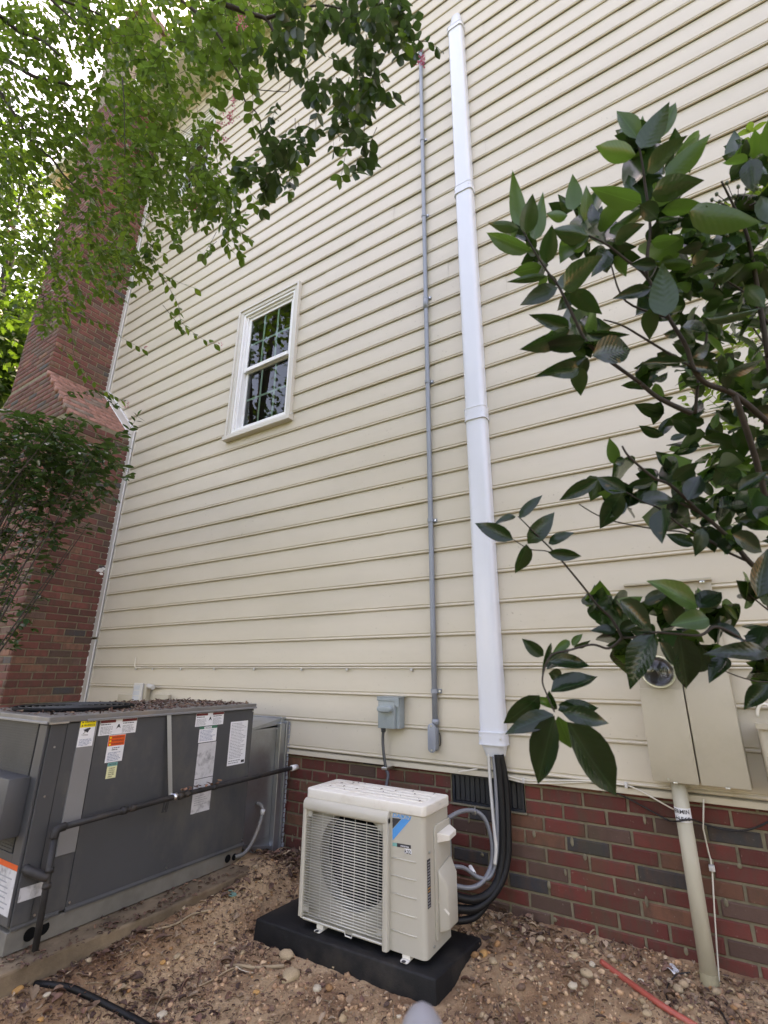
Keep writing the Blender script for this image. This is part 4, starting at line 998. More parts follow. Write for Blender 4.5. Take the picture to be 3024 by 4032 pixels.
# duct into the wall
du = thing('duct', 'galvanised sheet metal duct joining the grey unit to the wall', 'duct', (-2.7, -.17, .09))
box_obj('duct_body', MAT['galv'], du, -3.02, -2.372, UY1 - .001, -.016, .135, .742)
box_obj('seam_flange', MAT['galv'], du, -2.3715, -2.355, UY1 - .002, UY1 + .03, .10, .745, .001, 1)
box_obj('wall_flange', MAT['galv'], du, -2.3715, -2.335, -.075, -.030, .05, .768, .003, 1)
box_obj('wall_flange', MAT['galv'], du, -2.360, -2.326, -.0295, -.0135, .04, .778, .002, 1)
MB().prism([(-.30, .742), (-.02, .760), (-.02, .79), (-.016, .795), (-.04, .795), (-.31, .752)], -3.02, -2.365, 'yz').obj('rain_cap', MAT['galv'], du)
box_obj('top_flashing', MAT['galv'], du, -3.02, -2.352, -.05, -.0135, .768, .800, .002, 1)
box_obj('drive_cleat', MAT['galv'], du, -2.3714, -2.362, -.31, -.04, .728, .7435)
MB().prism([(-.30, .128), (-.30, .140), (-.05, .085), (-.05, .070)], -2.3714, -2.355, 'yz').obj('bottom_lip', MAT['galv'], du)
box_obj('duct_foot', MAT['galv'], du, -3.02, -2.3725, -.25, -.017, .075, .134)
sc_ = MB()
for i in range(28):
    z = .05 + i * .026; sc_.add([(-2.3255, -.0132, z), (-2.3255, -.0100, z + .02), (-2.310 + rng.uniform(-.006, .005), -.0108, z + .022), (-2.312 + rng.uniform(-.006, .005), -.0108, z - .002)], [(0, 1, 2, 3)])
sc_.obj('caulk', MAT['inkgrey'], du)
c_ = Zm(700, 2750, 3.318)
wpt = [Vector((-2.366, -.205, .336)), Vector((-2.335, -.200, .330)), Vector((-2.318, -.198, .305)), Vector((-2.312, -.215, .262)), Vector((-2.300, -.255, .205)), Vector((-2.296, -.30, .155)), Vector((-2.297, -.345, .128)), Vector((-2.315, -.388, .120))]
t = thing('supply_whip', 'weathered pale conduit bent from the duct to the grey unit base', 'conduit', (-2.31, -.35, .12))
MB().tube(smooth_path(wpt, 6), .0105, 10).obj('hose', MAT['aclid'], t, smooth=True); MB().tube([wpt[2] + Vector((0, 0, .006)), wpt[2] - Vector((-.001, .004, .02))], .0135, 10).obj('coupling', MAT['drain'], t, smooth=True)

# ================================================================== OUTLET, COAX ALONG THE SIDING
ot = thing('outlet_box', 'small weatherproof outlet box on the siding behind the grey unit', 'outlet box', (-3.93, -.05, .86))
box_obj('back_box', MAT['meter'], ot, -3.99, -3.84, -.055, -.0135, .84, .978, .004)
box_obj('flip_cover', MAT['drain'], ot, -4.00, -3.875, -.070, -.056, .83, .985, .004)
for i in range(3): box_obj('cover_window', MAT['glassmeter'], ot, -3.985, -3.905, -.0715, -.0702, .85 + i * .042, .885 + i * .042)
MB().cyl((-3.83, -.05, .965), (-3.76, -.05, .955), .018, 10).obj('conduit_stub', MAT['drain'], ot)
box_obj('wall_block', MAT['meter'], None, -4.25, -4.005, -.04, -.0135, .80, .893, .003)
tag(bpy.data.objects['wall_block'], 'flat cream mounting block left of the outlet box', 'mounting block')
box_obj('cable_cover', MAT['meter'], None, -3.745, -3.57, -.04, -.0135, .80, .905, .003)
tag(bpy.data.objects['cable_cover'], 'flat cream cable cover right of the outlet box', 'cable cover')
cx_ = thing('coaxial_cable', 'thin cream cable clipped under one siding bead', 'cable', (-2.5, -.02, 1.1))
MB().tube(smooth_path([(-4.11, -.02, 1.195), (-4.10, -.026, 1.15), (-4.09, -.028, 1.115), (-4.06, -.019, 1.1068), (-3.9, -.017, 1.1068)], 5) + [Vector((x, -.0165, 1.1066 + .0008 * math.sin(x * 9))) for x in np.arange(-3.7, 2.0, .25)], .0034, 7).obj('wire', MAT['cable'], cx_, smooth=True)
for x in (-4.09, -3.86, -3.49, -3.10, -2.68, -2.24, -1.87, -1.41): box_obj('clip', MAT['drain'], cx_, x - .007, x + .007, -.022, -.012, 1.088, 1.103, .002)

# ================================================================== METER CABINET AND RISER (right)
mt = thing('meter_cabinet', 'cream painted electric meter cabinet on the siding behind the leaves', 'meter cabinet', (-.06, -.06, .65))
box_obj('back_plate', MAT['meter'], mt, -.236, .108, -.030, -.0135, .66, 1.476, .002)
box_obj('rain_lip', MAT['meter'], mt, -.240, .113, -.045, -.0135, 1.4765, 1.490, .002)
box_obj('socket_box', MAT['meter'], mt, -.232, -.068, -.098, -.0305, .664, 1.10, .004)
box_obj('socket_door', MAT['meter'], mt, -.234, -.070, -.106, -.0985, .664, 1.022, .002)
box_obj('breaker_box', MAT['meter'], mt, -.0645, .100, -.104, -.0305, .664, 1.114, .004)
box_obj('breaker_hood', MAT['meter'], mt, -.060, .104, -.112, -.0305, 1.1145, 1.125, .002)
box_obj('upper_panel', MAT['meter'], mt, -.20, .09, -.040, -.0305, 1.135, 1.42, .002)
MB().tube([(-.150, -.0985, 1.092), (-.150, -.125, 1.092)], .067, 28).obj('meter_ring', MAT['metalbright'], mt, auto=40)
dm = MB(); pr_ = [(.060, -.1255), (.060, -.150), (.052, -.172), (.036, -.186), (.0, -.192)]
nn = 28; vs = []
for r_, yv in pr_: vs += [(-.150 + r_ * math.cos(2 * math.pi * i / nn), yv, 1.092 + r_ * math.sin(2 * math.pi * i / nn)) for i in range(nn)]
dm.add(vs, [(j * nn + i, j * nn + (i + 1) % nn, (j + 1) * nn + (i + 1) % nn, (j + 1) * nn + i) for j in range(len(pr_) - 1) for i in range(nn)]); dm.obj('meter_dome', MAT['clear'], mt, smooth=True)
MB().cyl((-.150, -.126, 1.092), (-.150, -.132, 1.092), .055, 24).obj('meter_dial', MAT['glassmeter'], mt)
box_obj('door_latch', MAT['metalbright'], mt, -.160, -.145, -.112, -.0985, .660, .667, .001); box_obj('door_latch', MAT['metalbright'], mt, .015, .031, -.112, -.1045, .660, .667, .001)
MB().cyl((-.176, -.107, .675), (-.176, -.111, .675), .005, 8).obj('screw', MAT['metalbright'], mt); box_obj('hasp', MAT['metalbright'], mt, .066, .085, -.05, -.0455, 1.465, 1.475, .001)
ri = thing('riser_pipe', 'cream painted plastic riser pipe with a printed white band below the meter', 'riser pipe', (-.148, -.06, -.02))
MB().tube([(-.146, -.062, .6635), (-.147, -.062, .3), (-.149, -.064, -.08)], .0285, 20).obj('pipe', MAT['pvcpipe'], ri, smooth=True)
MB().tube([(-.149, -.064, .035), (-.149, -.064, -.08)], 0.0305, 20).obj('base_collar', MAT['collar'], ri, smooth=True)
bn = MB().tube([(-.1465, -.062, .522), (-.1465, -.062, .572)], .0289, 20, False).obj('printed_band', MAT['paper'], ri, smooth=True)
def wrap(z0, a0):
    def f(a, b):
        t = a / .0294 + a0; return (-.1465 + .0294 * math.sin(t), -.062 - .0294 * math.cos(t), z0 + b)
    return f
lettering('ERMIN', MAT['ink'], bn, (0, 0, 0), (1, 0, 0), (0, 0, 1), .060, .0145, bend=wrap(.552, -1.12)); lettering('11568', MAT['ink'], bn, (0, 0, 0), (1, 0, 0), (0, 0, 1), .056, .0135, bend=wrap(.528, -1.0))
MB().tube([wrap(.533, -1.1)(i * .006, .002 * math.sin(i * 1.3)) for i in range(10)], .0016, 5).obj('twist_tie', MAT['ink'], bn)
tb = thing('telephone_box', 'narrow cream telephone box on the siding right of the meter cabinet', 'utility box', (.25, -.08, .7))
MB().prism(rrect(.158, .36, -.130, -.0135, .014, 4), .66, .893, 'xy').obj('case', MAT['meter'], tb, bevel=.004, auto=40); MB().prism(rrect(.150, .37, -.145, -.125, .010, 4), .885, .905, 'xy').obj('lid_rim', MAT['meter'], tb, auto=40)
MB().tube([(.20 + .03 * math.cos(R_(a)), -.04, .92 + .05 * math.sin(R_(a))) for a in range(180, -10, -15)], .006, 8).obj('cable_loop', MAT['cable'], tb, smooth=True)
gw = thing('ground_wire', 'thin pale ground wire beside the riser pipe', 'wire', (-.09, -.03, 0))
w2 = Zm(2500, 3050, 2.458)
MB().tube([onY(*w2(*q), yv) for q, yv in (((665, 235), -.03), ((660, 520), -.012), ((712, 750), .005), ((735, 830), .008), ((748, 930), -.005), ((765, 1250), -.01), ((790, 1650), -.02), ((812, 1960), -.04), ((815, 2000), -.05))], .0030, 6).obj('strand', MAT['cable'], gw, smooth=True)
q = onY(*w2(748, 905), -.008); box_obj('clamp', MAT['drain'], gw, q.x - .011, q.x + .009, -.018, .002, q.z - .010, q.z + .010, .002)
cb = thing('black_cable', 'loose black cable drooping across the brick at the riser', 'cable', (-.2, -.03, .5))
v3 = Zm(1900, 2800, 1.476)
MB().tube(smooth_path([onY(*v3(*q), yv) for q, yv in (((725, 450), -.012), ((850, 510), .0), ((980, 580), .005), ((1080, 635), -.01), ((1130, 640), -.095), ((1210, 630), -.10), ((1260, 645), -.02), ((1400, 690), -.005), ((1540, 690), .0), ((1659, 645), .005), ((1720, 600), .01))], 5), .0035, 6).obj('wire', MAT['blackcable'], cb, smooth=True)
cw = thing('cream_cables', 'pair of cream cables sagging below the starter strip', 'cable', (-.6, -.03, .58))
for pts in ([((1350, 160), -.02), ((1480, 145), -.03), ((1600, 120), -.028), ((1659, 120), -.02)],):
    fzz = Zm(1480, 3000, 4.1475); MB().tube(smooth_path([onY(*fzz(*q), yv) for q, yv in pts], 5), .0032, 6).obj('wire', MAT['cable'], cw, smooth=True)
for pts in ([((105, 362), -.03), ((240, 400), -.025), ((400, 402), -.02), ((590, 405), -.02), ((740, 420), -.02), ((835, 432), -.02), ((900, 455), -.02), ((1000, 510), -.012), ((1090, 560), -.005), ((1110, 570), .0)], [((105, 380), -.02), ((240, 415), -.02), ((420, 420), -.018), ((640, 412), -.018), ((830, 428), -.018)]):
    MB().tube(smooth_path([onY(*v3(*q), yv) for q, yv in pts], 5), .0032, 6).obj('wire', MAT['cable'], cw, smooth=True)
for (x, yv) in ((240, 405), (835, 432)): 
    q = onY(*v3(x, yv), -.022); box_obj('clip', MAT['drain'], cw, q.x - .006, q.x + .006, -.03, -.013, q.z - .010, q.z + .012, .002)

# ================================================================== FOLIAGE
def leaf_template(nl, nw, width, droop, fold, tip=1.0, blunt=.75):
    """leaf along +x from 0 to 1, upper side +z"""
    vs = []; 
    for i in range(nl + 1):
        t = i / nl
        w_ = width * (math.sin(math.pi * t ** blunt) ** .85 if 0 < t < 1 else 0.0) * (1 if t < .75 else 1 - .25 * tip * (t - .75) / .25)
        w_ = max(w_, .006)
        for j in range(nw + 1):
            u = j / nw * 2 - 1
            vs.append((t, u * w_ / 2, -droop * t * t + fold * abs(u) * w_ + .012 * math.sin(t * 9 + u * 2)))
    fs = [(i * (nw + 1) + j, (i + 1) * (nw + 1) + j, (i + 1) * (nw + 1) + j + 1, i * (nw + 1) + j + 1) for i in range(nl) for j in range(nw)]
    return vs, fs
def leaf_mesh(name, mat, *a):
    vs, fs = leaf_template(*a); me = bpy.data.meshes.new(name); me.from_pydata(vs, [], fs); me.polygons.foreach_set('use_smooth', [True] * len(fs)); me.materials.append(mat); return me

# ---------------- glossy shrub on the right (leaves traced one by one, each at its own depth)
shrub = thing('privet_shrub', 'tall shrub with large glossy dark green leaves in the right foreground', 'shrub', (.62, -1.62, -.1))
z1 = Zm(1800, 300, 1.3554); z2 = Zm(1800, 1800, 1.3554)
LEAVES = []     # zoom, base, tip, width, kind(0 dark,1 young), depth
A1 = [  # upper zoom: bx,by,tx,ty,w,young,depth
 (968,340,860,172,85,1,1.02),(962,345,990,238,60,1,1.10),(975,385,1110,200,120,0,1.0),(1080,335,1158,135,100,1,1.06),(955,420,735,380,100,1,1.0),(1000,400,935,467,70,1,1.08),
 (1015,515,1172,330,150,0,.98),(1160,425,1326,310,105,1,1.08),(1110,535,1326,368,115,1,1.02),(1040,625,1278,560,125,0,1.0),(1000,692,985,538,95,0,1.06),(985,675,745,630,105,1,1.0),
 (1088,722,1322,685,80,1,1.05),(975,685,1096,765,105,0,1.0),(1075,778,1245,745,62,0,1.02),(1035,885,1182,872,92,1,1.0),(812,835,972,745,62,1,1.08),(838,892,1003,800,85,0,1.04),
 (702,850,528,812,108,0,1.0),(680,775,708,588,112,1,1.06),(620,715,624,563,88,1,1.1),(722,752,766,573,70,1,1.12),(748,805,872,698,118,1,1.08),(718,805,740,668,82,0,1.02),(645,872,552,886,60,1,1.12),(700,882,618,935,80,1,1.14),
 (340,803,303,580,86,1,1.03),(370,842,402,635,96,0,1.0),(412,872,456,665,80,1,1.06),(332,812,165,795,58,0,1.0),(396,932,150,848,88,1,1.03),(478,1002,506,805,118,0,.98),(432,932,362,940,50,1,1.08),
 (452,1015,298,1058,80,1,1.04),(478,1066,292,1096,44,0,1.0),(590,742,475,745,92,1,1.1),(538,1128,345,1200,98,0,1.0),(568,1140,742,968,140,0,.99),(600,1152,756,1245,98,0,1.03),
 (600,1342,413,1280,78,0,1.0),(600,1352,370,1466,92,0,.98),(682,1412,474,1450,92,0,.97),(668,1372,792,1228,92,1,1.08),(720,1490,942,1440,158,0,.95),(690,1372,902,1372,48,0,1.02),(682,1500,420,1600,62,0,1.0),(652,1560,512,1575,118,0,.97),
 (1066,1010,932,1000,105,0,1.03),(1108,1282,1095,1053,142,0,.98),(1030,1242,1028,1382,96,0,1.0),(1238,722,1532,805,142,1,1.0),(1032,1135,833,1190,70,0,1.03),(802,930,740,1042,98,0,1.04),(1392,1000,1208,1082,52,0,1.0),
 (1552,452,1422,450,60,1,1.06),(1560,445,1582,602,138,0,1.0),(1582,442,1600,288,70,1,1.08),(1662,432,1690,200,112,1,1.04),(1540,442,1540,338,40,0,1.08),(1100,968,1150,1020,70,1,1.1),(1250,1010,1060,1000,60,1,1.08),(840,960,905,1060,80,1,1.12),
 (1310,900,1200,940,60,0,1.02),(1460,905,1300,960,90,0,1.03),(1530,1000,1410,1100,110,0,1.02),(1330,1290,1580,1270,44,0,.99),(1200,1340,1400,1330,66,0,1.0),(980,1535,1210,1540,40,0,1.01),(1430,1590,1659,1530,60,0,.97),(1540,1120,1640,1230,110,0,1.04),(1440,1030,1520,1120,90,1,1.12),
 (1250,1100,1150,1160,70,1,1.14),(1620,640,1700,820,120,0,1.05),(1290,760,1190,840,80,1,1.14),(1600,900,1500,830,90,1,1.12)]
A2 = [(300,442,95,348,90,0,1.0),(370,465,325,622,132,0,.98),(376,462,522,296,98,0,1.02),(330,326,442,200,55,0,1.04),(312,316,215,332,34,0,1.04),(488,462,602,395,55,0,1.03),(484,506,642,522,66,0,1.0),(742,790,690,832,26,0,1.0),
 (742,812,852,735,72,0,1.02),(830,790,900,862,70,0,1.04),(868,762,1052,922,118,0,.97),(868,922,966,870,82,0,1.03),(850,922,725,915,50,0,1.02),(902,985,805,1010,86,0,1.02),(1050,945,888,1192,150,0,.95),(1052,932,900,935,44,0,1.0),
 (998,782,1142,722,70,0,1.03),(1282,795,1058,660,108,1,1.0),(1286,802,1412,690,108,0,1.02),(1180,905,1130,740,100,0,1.03),(1298,802,1432,785,62,1,1.05),(1420,790,1512,866,32,1,1.05),(1342,862,1168,885,142,1,.96),(1080,985,1165,1106,130,0,.95),(1180,950,1248,1242,142,0,.97),
 (1300,1000,1268,1168,120,0,1.0),(1442,1068,1345,1182,92,0,1.0),(1662,1042,1395,1025,92,0,.98),(1642,900,1560,1052,112,0,1.02),(1388,890,1532,962,92,0,1.02),(1662,1210,1535,1334,92,0,.95),(1662,1148,1578,1192,82,0,1.0),(1602,748,1640,512,122,0,.95),
 (462,1060,352,978,102,0,1.0),(502,990,458,1152,30,0,1.0),(600,980,528,1032,46,1,1.04),(614,1006,662,945,40,1,1.05),(620,1012,732,990,30,0,1.05),(490,1092,722,1085,80,0,1.0),(480,1132,592,1040,72,0,1.02),(500,1252,732,1196,92,0,.98),(488,1152,572,1182,80,0,1.02),
 (440,1272,258,1440,112,0,.97),(515,1372,274,1452,100,0,.95),(520,1350,488,1258,50,0,1.0),(520,1332,415,1280,42,1,1.0),(538,1350,756,1320,92,0,1.0),(560,1362,812,1406,98,0,.95),(520,1380,415,1742,152,0,.92),(540,1382,606,1562,100,1,.93),(590,1412,802,1762,192,0,.88),(540,1322,652,1350,50,0,.98),
 (752,118,552,226,80,0,.98),(902,186,752,108,100,0,1.0),(878,190,770,372,112,0,.97),(890,222,808,318,150,0,1.0),(1052,122,905,160,58,0,1.0),(985,232,1172,200,92,0,1.0),(1098,272,1106,458,132,0,.95),(1310,382,1290,512,132,0,.97),(1468,410,1642,502,100,0,.93),
 (840,30,900,10,70,0,1.0),(1150,120,1280,40,120,0,.98),(1230,230,1300,90,110,0,1.0),(1380,60,1520,160,150,0,.95),(1500,180,1659,90,120,0,.95),(1400,270,1560,230,90,0,1.0),(1600,330,1700,250,130,0,.97)]
PT = [leaf_mesh('leaf', MAT['privet'], 7, 4, .46, d, fo) for d, fo in ((.14, .24), (.30, .16), (-.10, .3), (.22, .10))]
PTB = [leaf_mesh('leaf', MAT['privetlit'], 7, 4, .46, d, fo) for d, fo in ((.14, .22), (.24, .14))]
rl = random.Random(5)
def privet_leaf(zf, bx, by, tx, ty, w_, backlit, dep):
    p0 = atD(*zf(bx, by), dep); dt = rl.uniform(-.035, .045)
    p1 = atD(*zf(tx, ty), dep + dt); x = p1 - p0; Ln = x.length
    W = w_ / 1.3554 / FPX * dep
    view = (CAM_LOC - p0).normalized()
    up = Vector((0, 0, 1))
    roll = rl.uniform(-.75, .75)
    nrm = Matrix.Rotation(roll, 3, x.normalized()) @ view
    if by < 1300 and zf is z1 and rl.random() < .75: nrm = -nrm          # seen from below
    elif nrm.z < 0 and rl.random() < .6: nrm = Matrix.Rotation(-2 * roll, 3, x.normalized()) @ nrm
    me = rl.choice(PTB if backlit else PT); o = bpy.data.objects.new('leaf', me)
    Ln *= 1.06; Wt = min(1.0 * W / max(.65, math.cos(roll)), Ln * .52)
    o.matrix_world = frame(p0, x, nrm) @ Matrix.Diagonal((Ln, Wt / .46, Ln * rl.uniform(.7, 1.1), 1))
    put(o, shrub)
for a in A1: privet_leaf(z1, *a)
for a in A2: privet_leaf(z2, *a)
nfill = 0
while nfill < 150:                                            # the denser inner right side
    px, py = rl.uniform(2480, 3150), rl.uniform(900, 2150)
    if px < 2480 + abs(py - 1500) * .32 + 40: continue
    dep = rl.uniform(1.04, 1.4); L_ = rl.uniform(90, 165); an = rl.uniform(-.5, 3.6) if rl.random() < .7 else rl.uniform(0, 6.28)
    bx, by = (px - 1800) * 1.3554, (py - 300) * 1.3554
    privet_leaf(z1, bx, by, bx + L_ * math.cos(an), by - L_ * math.sin(an) * .8, L_ * rl.uniform(.35, .6), 1 if rl.random() < .15 else 0, dep); nfill += 1
comp = []
for zf, lst in ((z1, A1), (z2, A2)):
    for (bx, by, tx, ty, w_, bklit, dep) in lst:
        if zf is z2 and bx < 700: continue
        for k_ in range(5 if bx > 1100 else 3 if bx > 620 else 1):
            if rl.random() < .25: continue
            p0 = atD(*zf(bx + rl.uniform(-14, 14), by + rl.uniform(-14, 14)), dep + rl.uniform(.03, .16)); an = math.atan2(ty - by, tx - bx) + rl.choice((-1, 1)) * rl.uniform(.5, 1.6); L_ = rl.uniform(75, 145)
            p1 = atD(*zf(bx + L_ * math.cos(an), by + L_ * math.sin(an)), dep + rl.uniform(.03, .2)); x = p1 - p0
            nrm = Matrix.Rotation(rl.uniform(-.9, .9), 3, x.normalized()) @ (CAM_LOC - p0).normalized() * (-1 if rl.random() < .6 else 1)
            comp.append(frame(p0, x, nrm) @ Matrix.Diagonal((x.length, x.length * rl.uniform(.42, .6) / .46, x.length, 1)))
for k_ in range(300):
    px, py = rl.uniform(2620, 3180), rl.uniform(760, 2080)
    if px < 2640 + abs(py - 1450) * .35: continue
    p0 = atD(px, py, rl.uniform(1.12, 1.55)); L_ = rl.uniform(.06, .10); x = Vector((rl.uniform(-1, 1), rl.uniform(-1, 1), rl.uniform(-.7, .7))).normalized()
    comp.append(frame(p0, x, Vector((rl.uniform(-.7, .7), rl.uniform(-.7, .7), 1))) @ Matrix.Diagonal((L_, L_ * rl.uniform(.42, .6) / .46, L_, 1)))
tvp, tfp = leaf_template(7, 4, .46, .12, .14)
for k_, mt_ in ((0, 'privet'), (1, 'privetlit')):
    o = mass('leaf_mass', tvp, tfp, [np.array(m_) for i, m_ in enumerate(comp) if (i % 5 < 4) == (k_ == 0)], MAT[mt_], shrub); o['kind'] = 'stuff'
br = []
def branch(zf, pts, deps, r0, r1, parent, mat='twig', n=7, name='branch'):
    if not isinstance(deps, (list, tuple)): deps = [deps] * len(pts)
    P = [atD(*zf(*p), d) for p, d in zip(pts, deps)]
    P = smooth_path(P, 5); m_ = len(P)
    MB().tube(P, [r0 + (r1 - r0) * i / (m_ - 1) for i in range(m_)], n).obj(name, MAT[mat], parent, smooth=True); return P
branch(z2, [(1900, 1000), (1750, 740), (1660, 640), (1560, 560), (1450, 430), (1300, 300), (1190, 245)], [1.2, 1.1, 1.05, 1.03, 1.03, 1.03, 1.04], .0080, .0030, shrub)
branch(z2, [(1560, 560), (1430, 500), (1350, 445), (1200, 370), (1080, 275), (985, 235), (900, 185)], 1.03, .003, .0015, shrub)
branch(z2, [(1300, 300), (1140, 150), (1050, 110), (920, 0), (880, -60)], 1.03, .004, .002, shrub)
branch(z1, [(1659, 1850), (1480, 1700), (1330, 1640), (1260, 1560), (1220, 1440), (1130, 1290), (1010, 1070), (900, 980), (800, 900), (700, 850)], [1.1, 1.08, 1.06, 1.05, 1.05, 1.05, 1.05, 1.05, 1.05, 1.05], .0070, .0018, shrub)
branch(z1, [(1130, 1290), (900, 1200), (820, 1000)], 1.06, .003, .0015, shrub); branch(z1, [(1010, 1070), (1015, 950), (1030, 800), (1000, 560), (990, 480), (965, 345)], 1.05, .004, .0018, shrub)
branch(z1, [(1260, 1560), (1000, 1400), (880, 1330), (780, 1300)], 1.05, .003, .0015, shrub)
branch(z1, [(980, 1640), (760, 1480), (680, 1400), (600, 1240), (540, 1120), (480, 1040), (410, 930), (345, 815)], 1.04, .0042, .0016, shrub)
branch(z1, [(1250, 1800), (1080, 1720), (980, 1640)], 1.04, .006, .0042, shrub)
branch(z1, [(1659, 1500), (1620, 1250), (1580, 1000), (1540, 830), (1480, 700), (1410, 560)], 1.1, .0060, .002, shrub); branch(z1, [(1659, 1320), (1560, 1180), (1450, 1100), (1370, 1060)], 1.1, .003, .0015, shrub)
branch(z1, [(1270, 1800), (1290, 1600), (1330, 1400), (1350, 1200), (1400, 1050)], 1.12, .004, .0015, shrub)
branch(z2, [(1659, 1080), (1500, 960), (1380, 905), (1300, 950), (1180, 945), (1050, 935), (960, 960), (880, 965)], [1.0, 1.0, 1.0, .99, .98, .98, 1.0, 1.01], .0035, .002, shrub)
branch(z2, [(880, 965), (830, 870), (740, 780), (680, 700), (530, 520), (440, 430), (380, 370), (325, 315)], [1.01, 1.02, 1.02, 1.02, 1.02, 1.02, 1.02, 1.03], .0030, .0012, shrub)
branch(z2, [(530, 520), (470, 500), (385, 490), (300, 440)], 1.02, .0015, .001, shrub)
branch(z2, [(880, 965), (810, 1020), (720, 1000), (600, 1030), (500, 1060), (455, 1180), (480, 1270), (520, 1360)], [1.01, 1.01, 1.01, 1.0, .99, .98, .96, .95], .0028, .0014, shrub)
branch(z2, [(650, 250), (740, 305), (850, 345), (1080, 388), (1220, 405), (1460, 500)], 1.04, .0012, .002, shrub); branch(z2, [(1425, 1140), (1500, 1170), (1590, 1195), (1659, 1200)], 1.0, .0012, .0016, shrub)
branch(z2, [(1562, 735), (1640, 800), (1720, 860)], 1.0, .0015, .002, shrub)
# trunk standing just outside the right edge
P = smooth_path([(.62, -1.62, -.15), (.60, -1.60, .5), atD(3120, 2480, 1.2), atD(3080, 2280, 1.15), atD(*z2(1750, 740), 1.1)], 6)
MB().tube(P, [.016 - .007 * i / (len(P) - 1) for i in range(len(P))], 9).obj('trunk', MAT['bark'], shrub, smooth=True)
P = smooth_path([P[10], atD(3160, 2000, 1.2), atD(3060, 1560, 1.12), atD(*z1(1659, 1500), 1.1)], 6); MB().tube(P, [.012 - .005 * i / (len(P) - 1) for i in range(len(P))], 8).obj('branch', MAT['bark'], shrub, smooth=True)
P = smooth_path([atD(3120, 2480, 1.2), atD(3000, 1900, 1.12), atD(*z1(1480, 1700), 1.08)], 6); MB().tube(P, .0065, 8).obj('branch', MAT['bark'], shrub, smooth=True)
# berries
for (x, y) in ((1385, 630), (1360, 660), (1400, 670), (1440, 570), (1500, 590), (1545, 600), (1300, 730), (1410, 775), (1450, 820), (1600, 600), (1560, 650), (1480, 640), (1620, 660), (1440, 850)):
    c = atD(*z1(x, y), 1.05 + rl.uniform(-.02, .02)); m_ = [np.array(T(c) @ Matrix.Diagonal((.0042, .0042, .006, 1)))]
    mass('berry', *ICO1, m_, MAT['berry'], shrub)
    MB().tube([c, c + (atD(*z1(1500, 720), 1.06) - c) * .5], .0009, 4).obj('berry_stalk', MAT['twig'], shrub)

# ---------------- generic leafy sprays
MT = leaf_template(5, 2, .58, .10, .10, -.35, 1.0)
def spray(out, p, d, length, n, ll, lw, r, droop=.6, spread=.9):
    """twig from p along d with paired leaves; appends leaf matrices to out, returns the twig points"""
    d = Vector(d).normalized(); pts = [Vector(p)]; st = length / n
    for i in range(n):
        d = (d + Vector((r.uniform(-.18, .18), r.uniform(-.18, .18), r.uniform(-.18, .18) - droop * .18))).normalized()
        q = pts[-1] + d * st; pts.append(q); side = d.cross(Vector((0, 0, 1)))
        side = side.normalized() if side.length > .1 else d.orthogonal().normalized()
        for s_ in (-1, 1):
            ld = (d * r.uniform(.2, .8) + side * s_ * spread + Vector((r.uniform(-.4, .4), r.uniform(-.4, .4), r.uniform(-.5, .25)))).normalized()
            nn_ = Vector((r.uniform(-.7, .7), r.uniform(-.7, .7), 1)); L_ = ll * r.uniform(.65, 1.2)
            out.append(frame(q, ld, nn_) @ Matrix.Diagonal((L_, L_ * lw / .55, L_ * r.uniform(.4, 1.6), 1)))
    ld = d; out.append(frame(pts[-1], ld, Vector((r.uniform(-.5, .5), r.uniform(-.5, .5), 1))) @ Matrix.Diagonal((ll, ll * lw / .55, ll, 1)))
    return pts
def inpoly(x, y, poly):
    c = False; j = len(poly) - 1
    for i in range(len(poly)):
        xi, yi = poly[i]; xj, yj = poly[j]
        if (yi > y) != (yj > y) and x < (xj - xi) * (y - yi) / (yj - yi) + xi: c = not c
        j = i
    return c
def twigs(name, P, r, mat, parent):
    mb = MB()
    for pts in P: mb.tube(pts, [r * (1 - .6 * i / (len(pts) - 1)) for i in range(len(pts))], 4, False)
    o = mb.obj(name, mat, parent, smooth=True); o['kind'] = 'stuff'; return o

# ---------------- crape myrtle hanging in from the upper left
myr = thing('crape_myrtle', 'crape myrtle tree branches with small leaves and pink blossoms overhanging the wall', 'tree', (-1.9, -3.5, -.1))
rm_ = random.Random(17)
def mdep(px, py): return 2.75 - .95 * sstep(200, 1500, px) - .15 * sstep(600, 0, py)
dense = [(-80, -80), (1250, -80), (1120, -10), (1000, 60), (900, 170), (820, 260), (760, 330), (700, 480), (850, 520), (880, 700), (760, 860), (600, 800), (520, 1000), (420, 1150), (300, 1060), (260, 1240), (150, 1260), (60, 1040), (-80, 900)]
gaps = [(370, 230, 75), (745, 240, 70), (20, 190, 45), (270, 330, 35), (130, 680, 70), (60, 850, 60), (790, 250, 40), (560, 20, 35), (700, 30, 30), (330, 640, 55), (180, 820, 60), (690, 560, 40), (440, 640, 40), (860, 330, 60)]
light, dark, shade, tws = [], [], [], []
cnt = 0
while cnt < 1250:
    px, py = rm_.uniform(-80, 1480), rm_.uniform(-80, 1260)
    if not inpoly(px, py, dense): continue
    g_ = min(((px - a) ** 2 + (py - b) ** 2) ** .5 / c for a, b, c in gaps)
    if g_ < 1 and rm_.random() < .88: continue
    if px < 420 and py > 520 and rm_.random() < .12: continue
    dep = mdep(px, py) + rm_.uniform(-.45, .5)
    p = atD(px, py, dep); out = light if rm_.random() < (.26 if px < 650 else .10) else dark
    tws.append(spray(out, p, (rm_.uniform(-.6, .8), rm_.uniform(-.5, .7), rm_.uniform(-.9, .3)), rm_.uniform(.10, .2), rm_.randint(3, 5), .035, .56, rm_)); cnt += 1
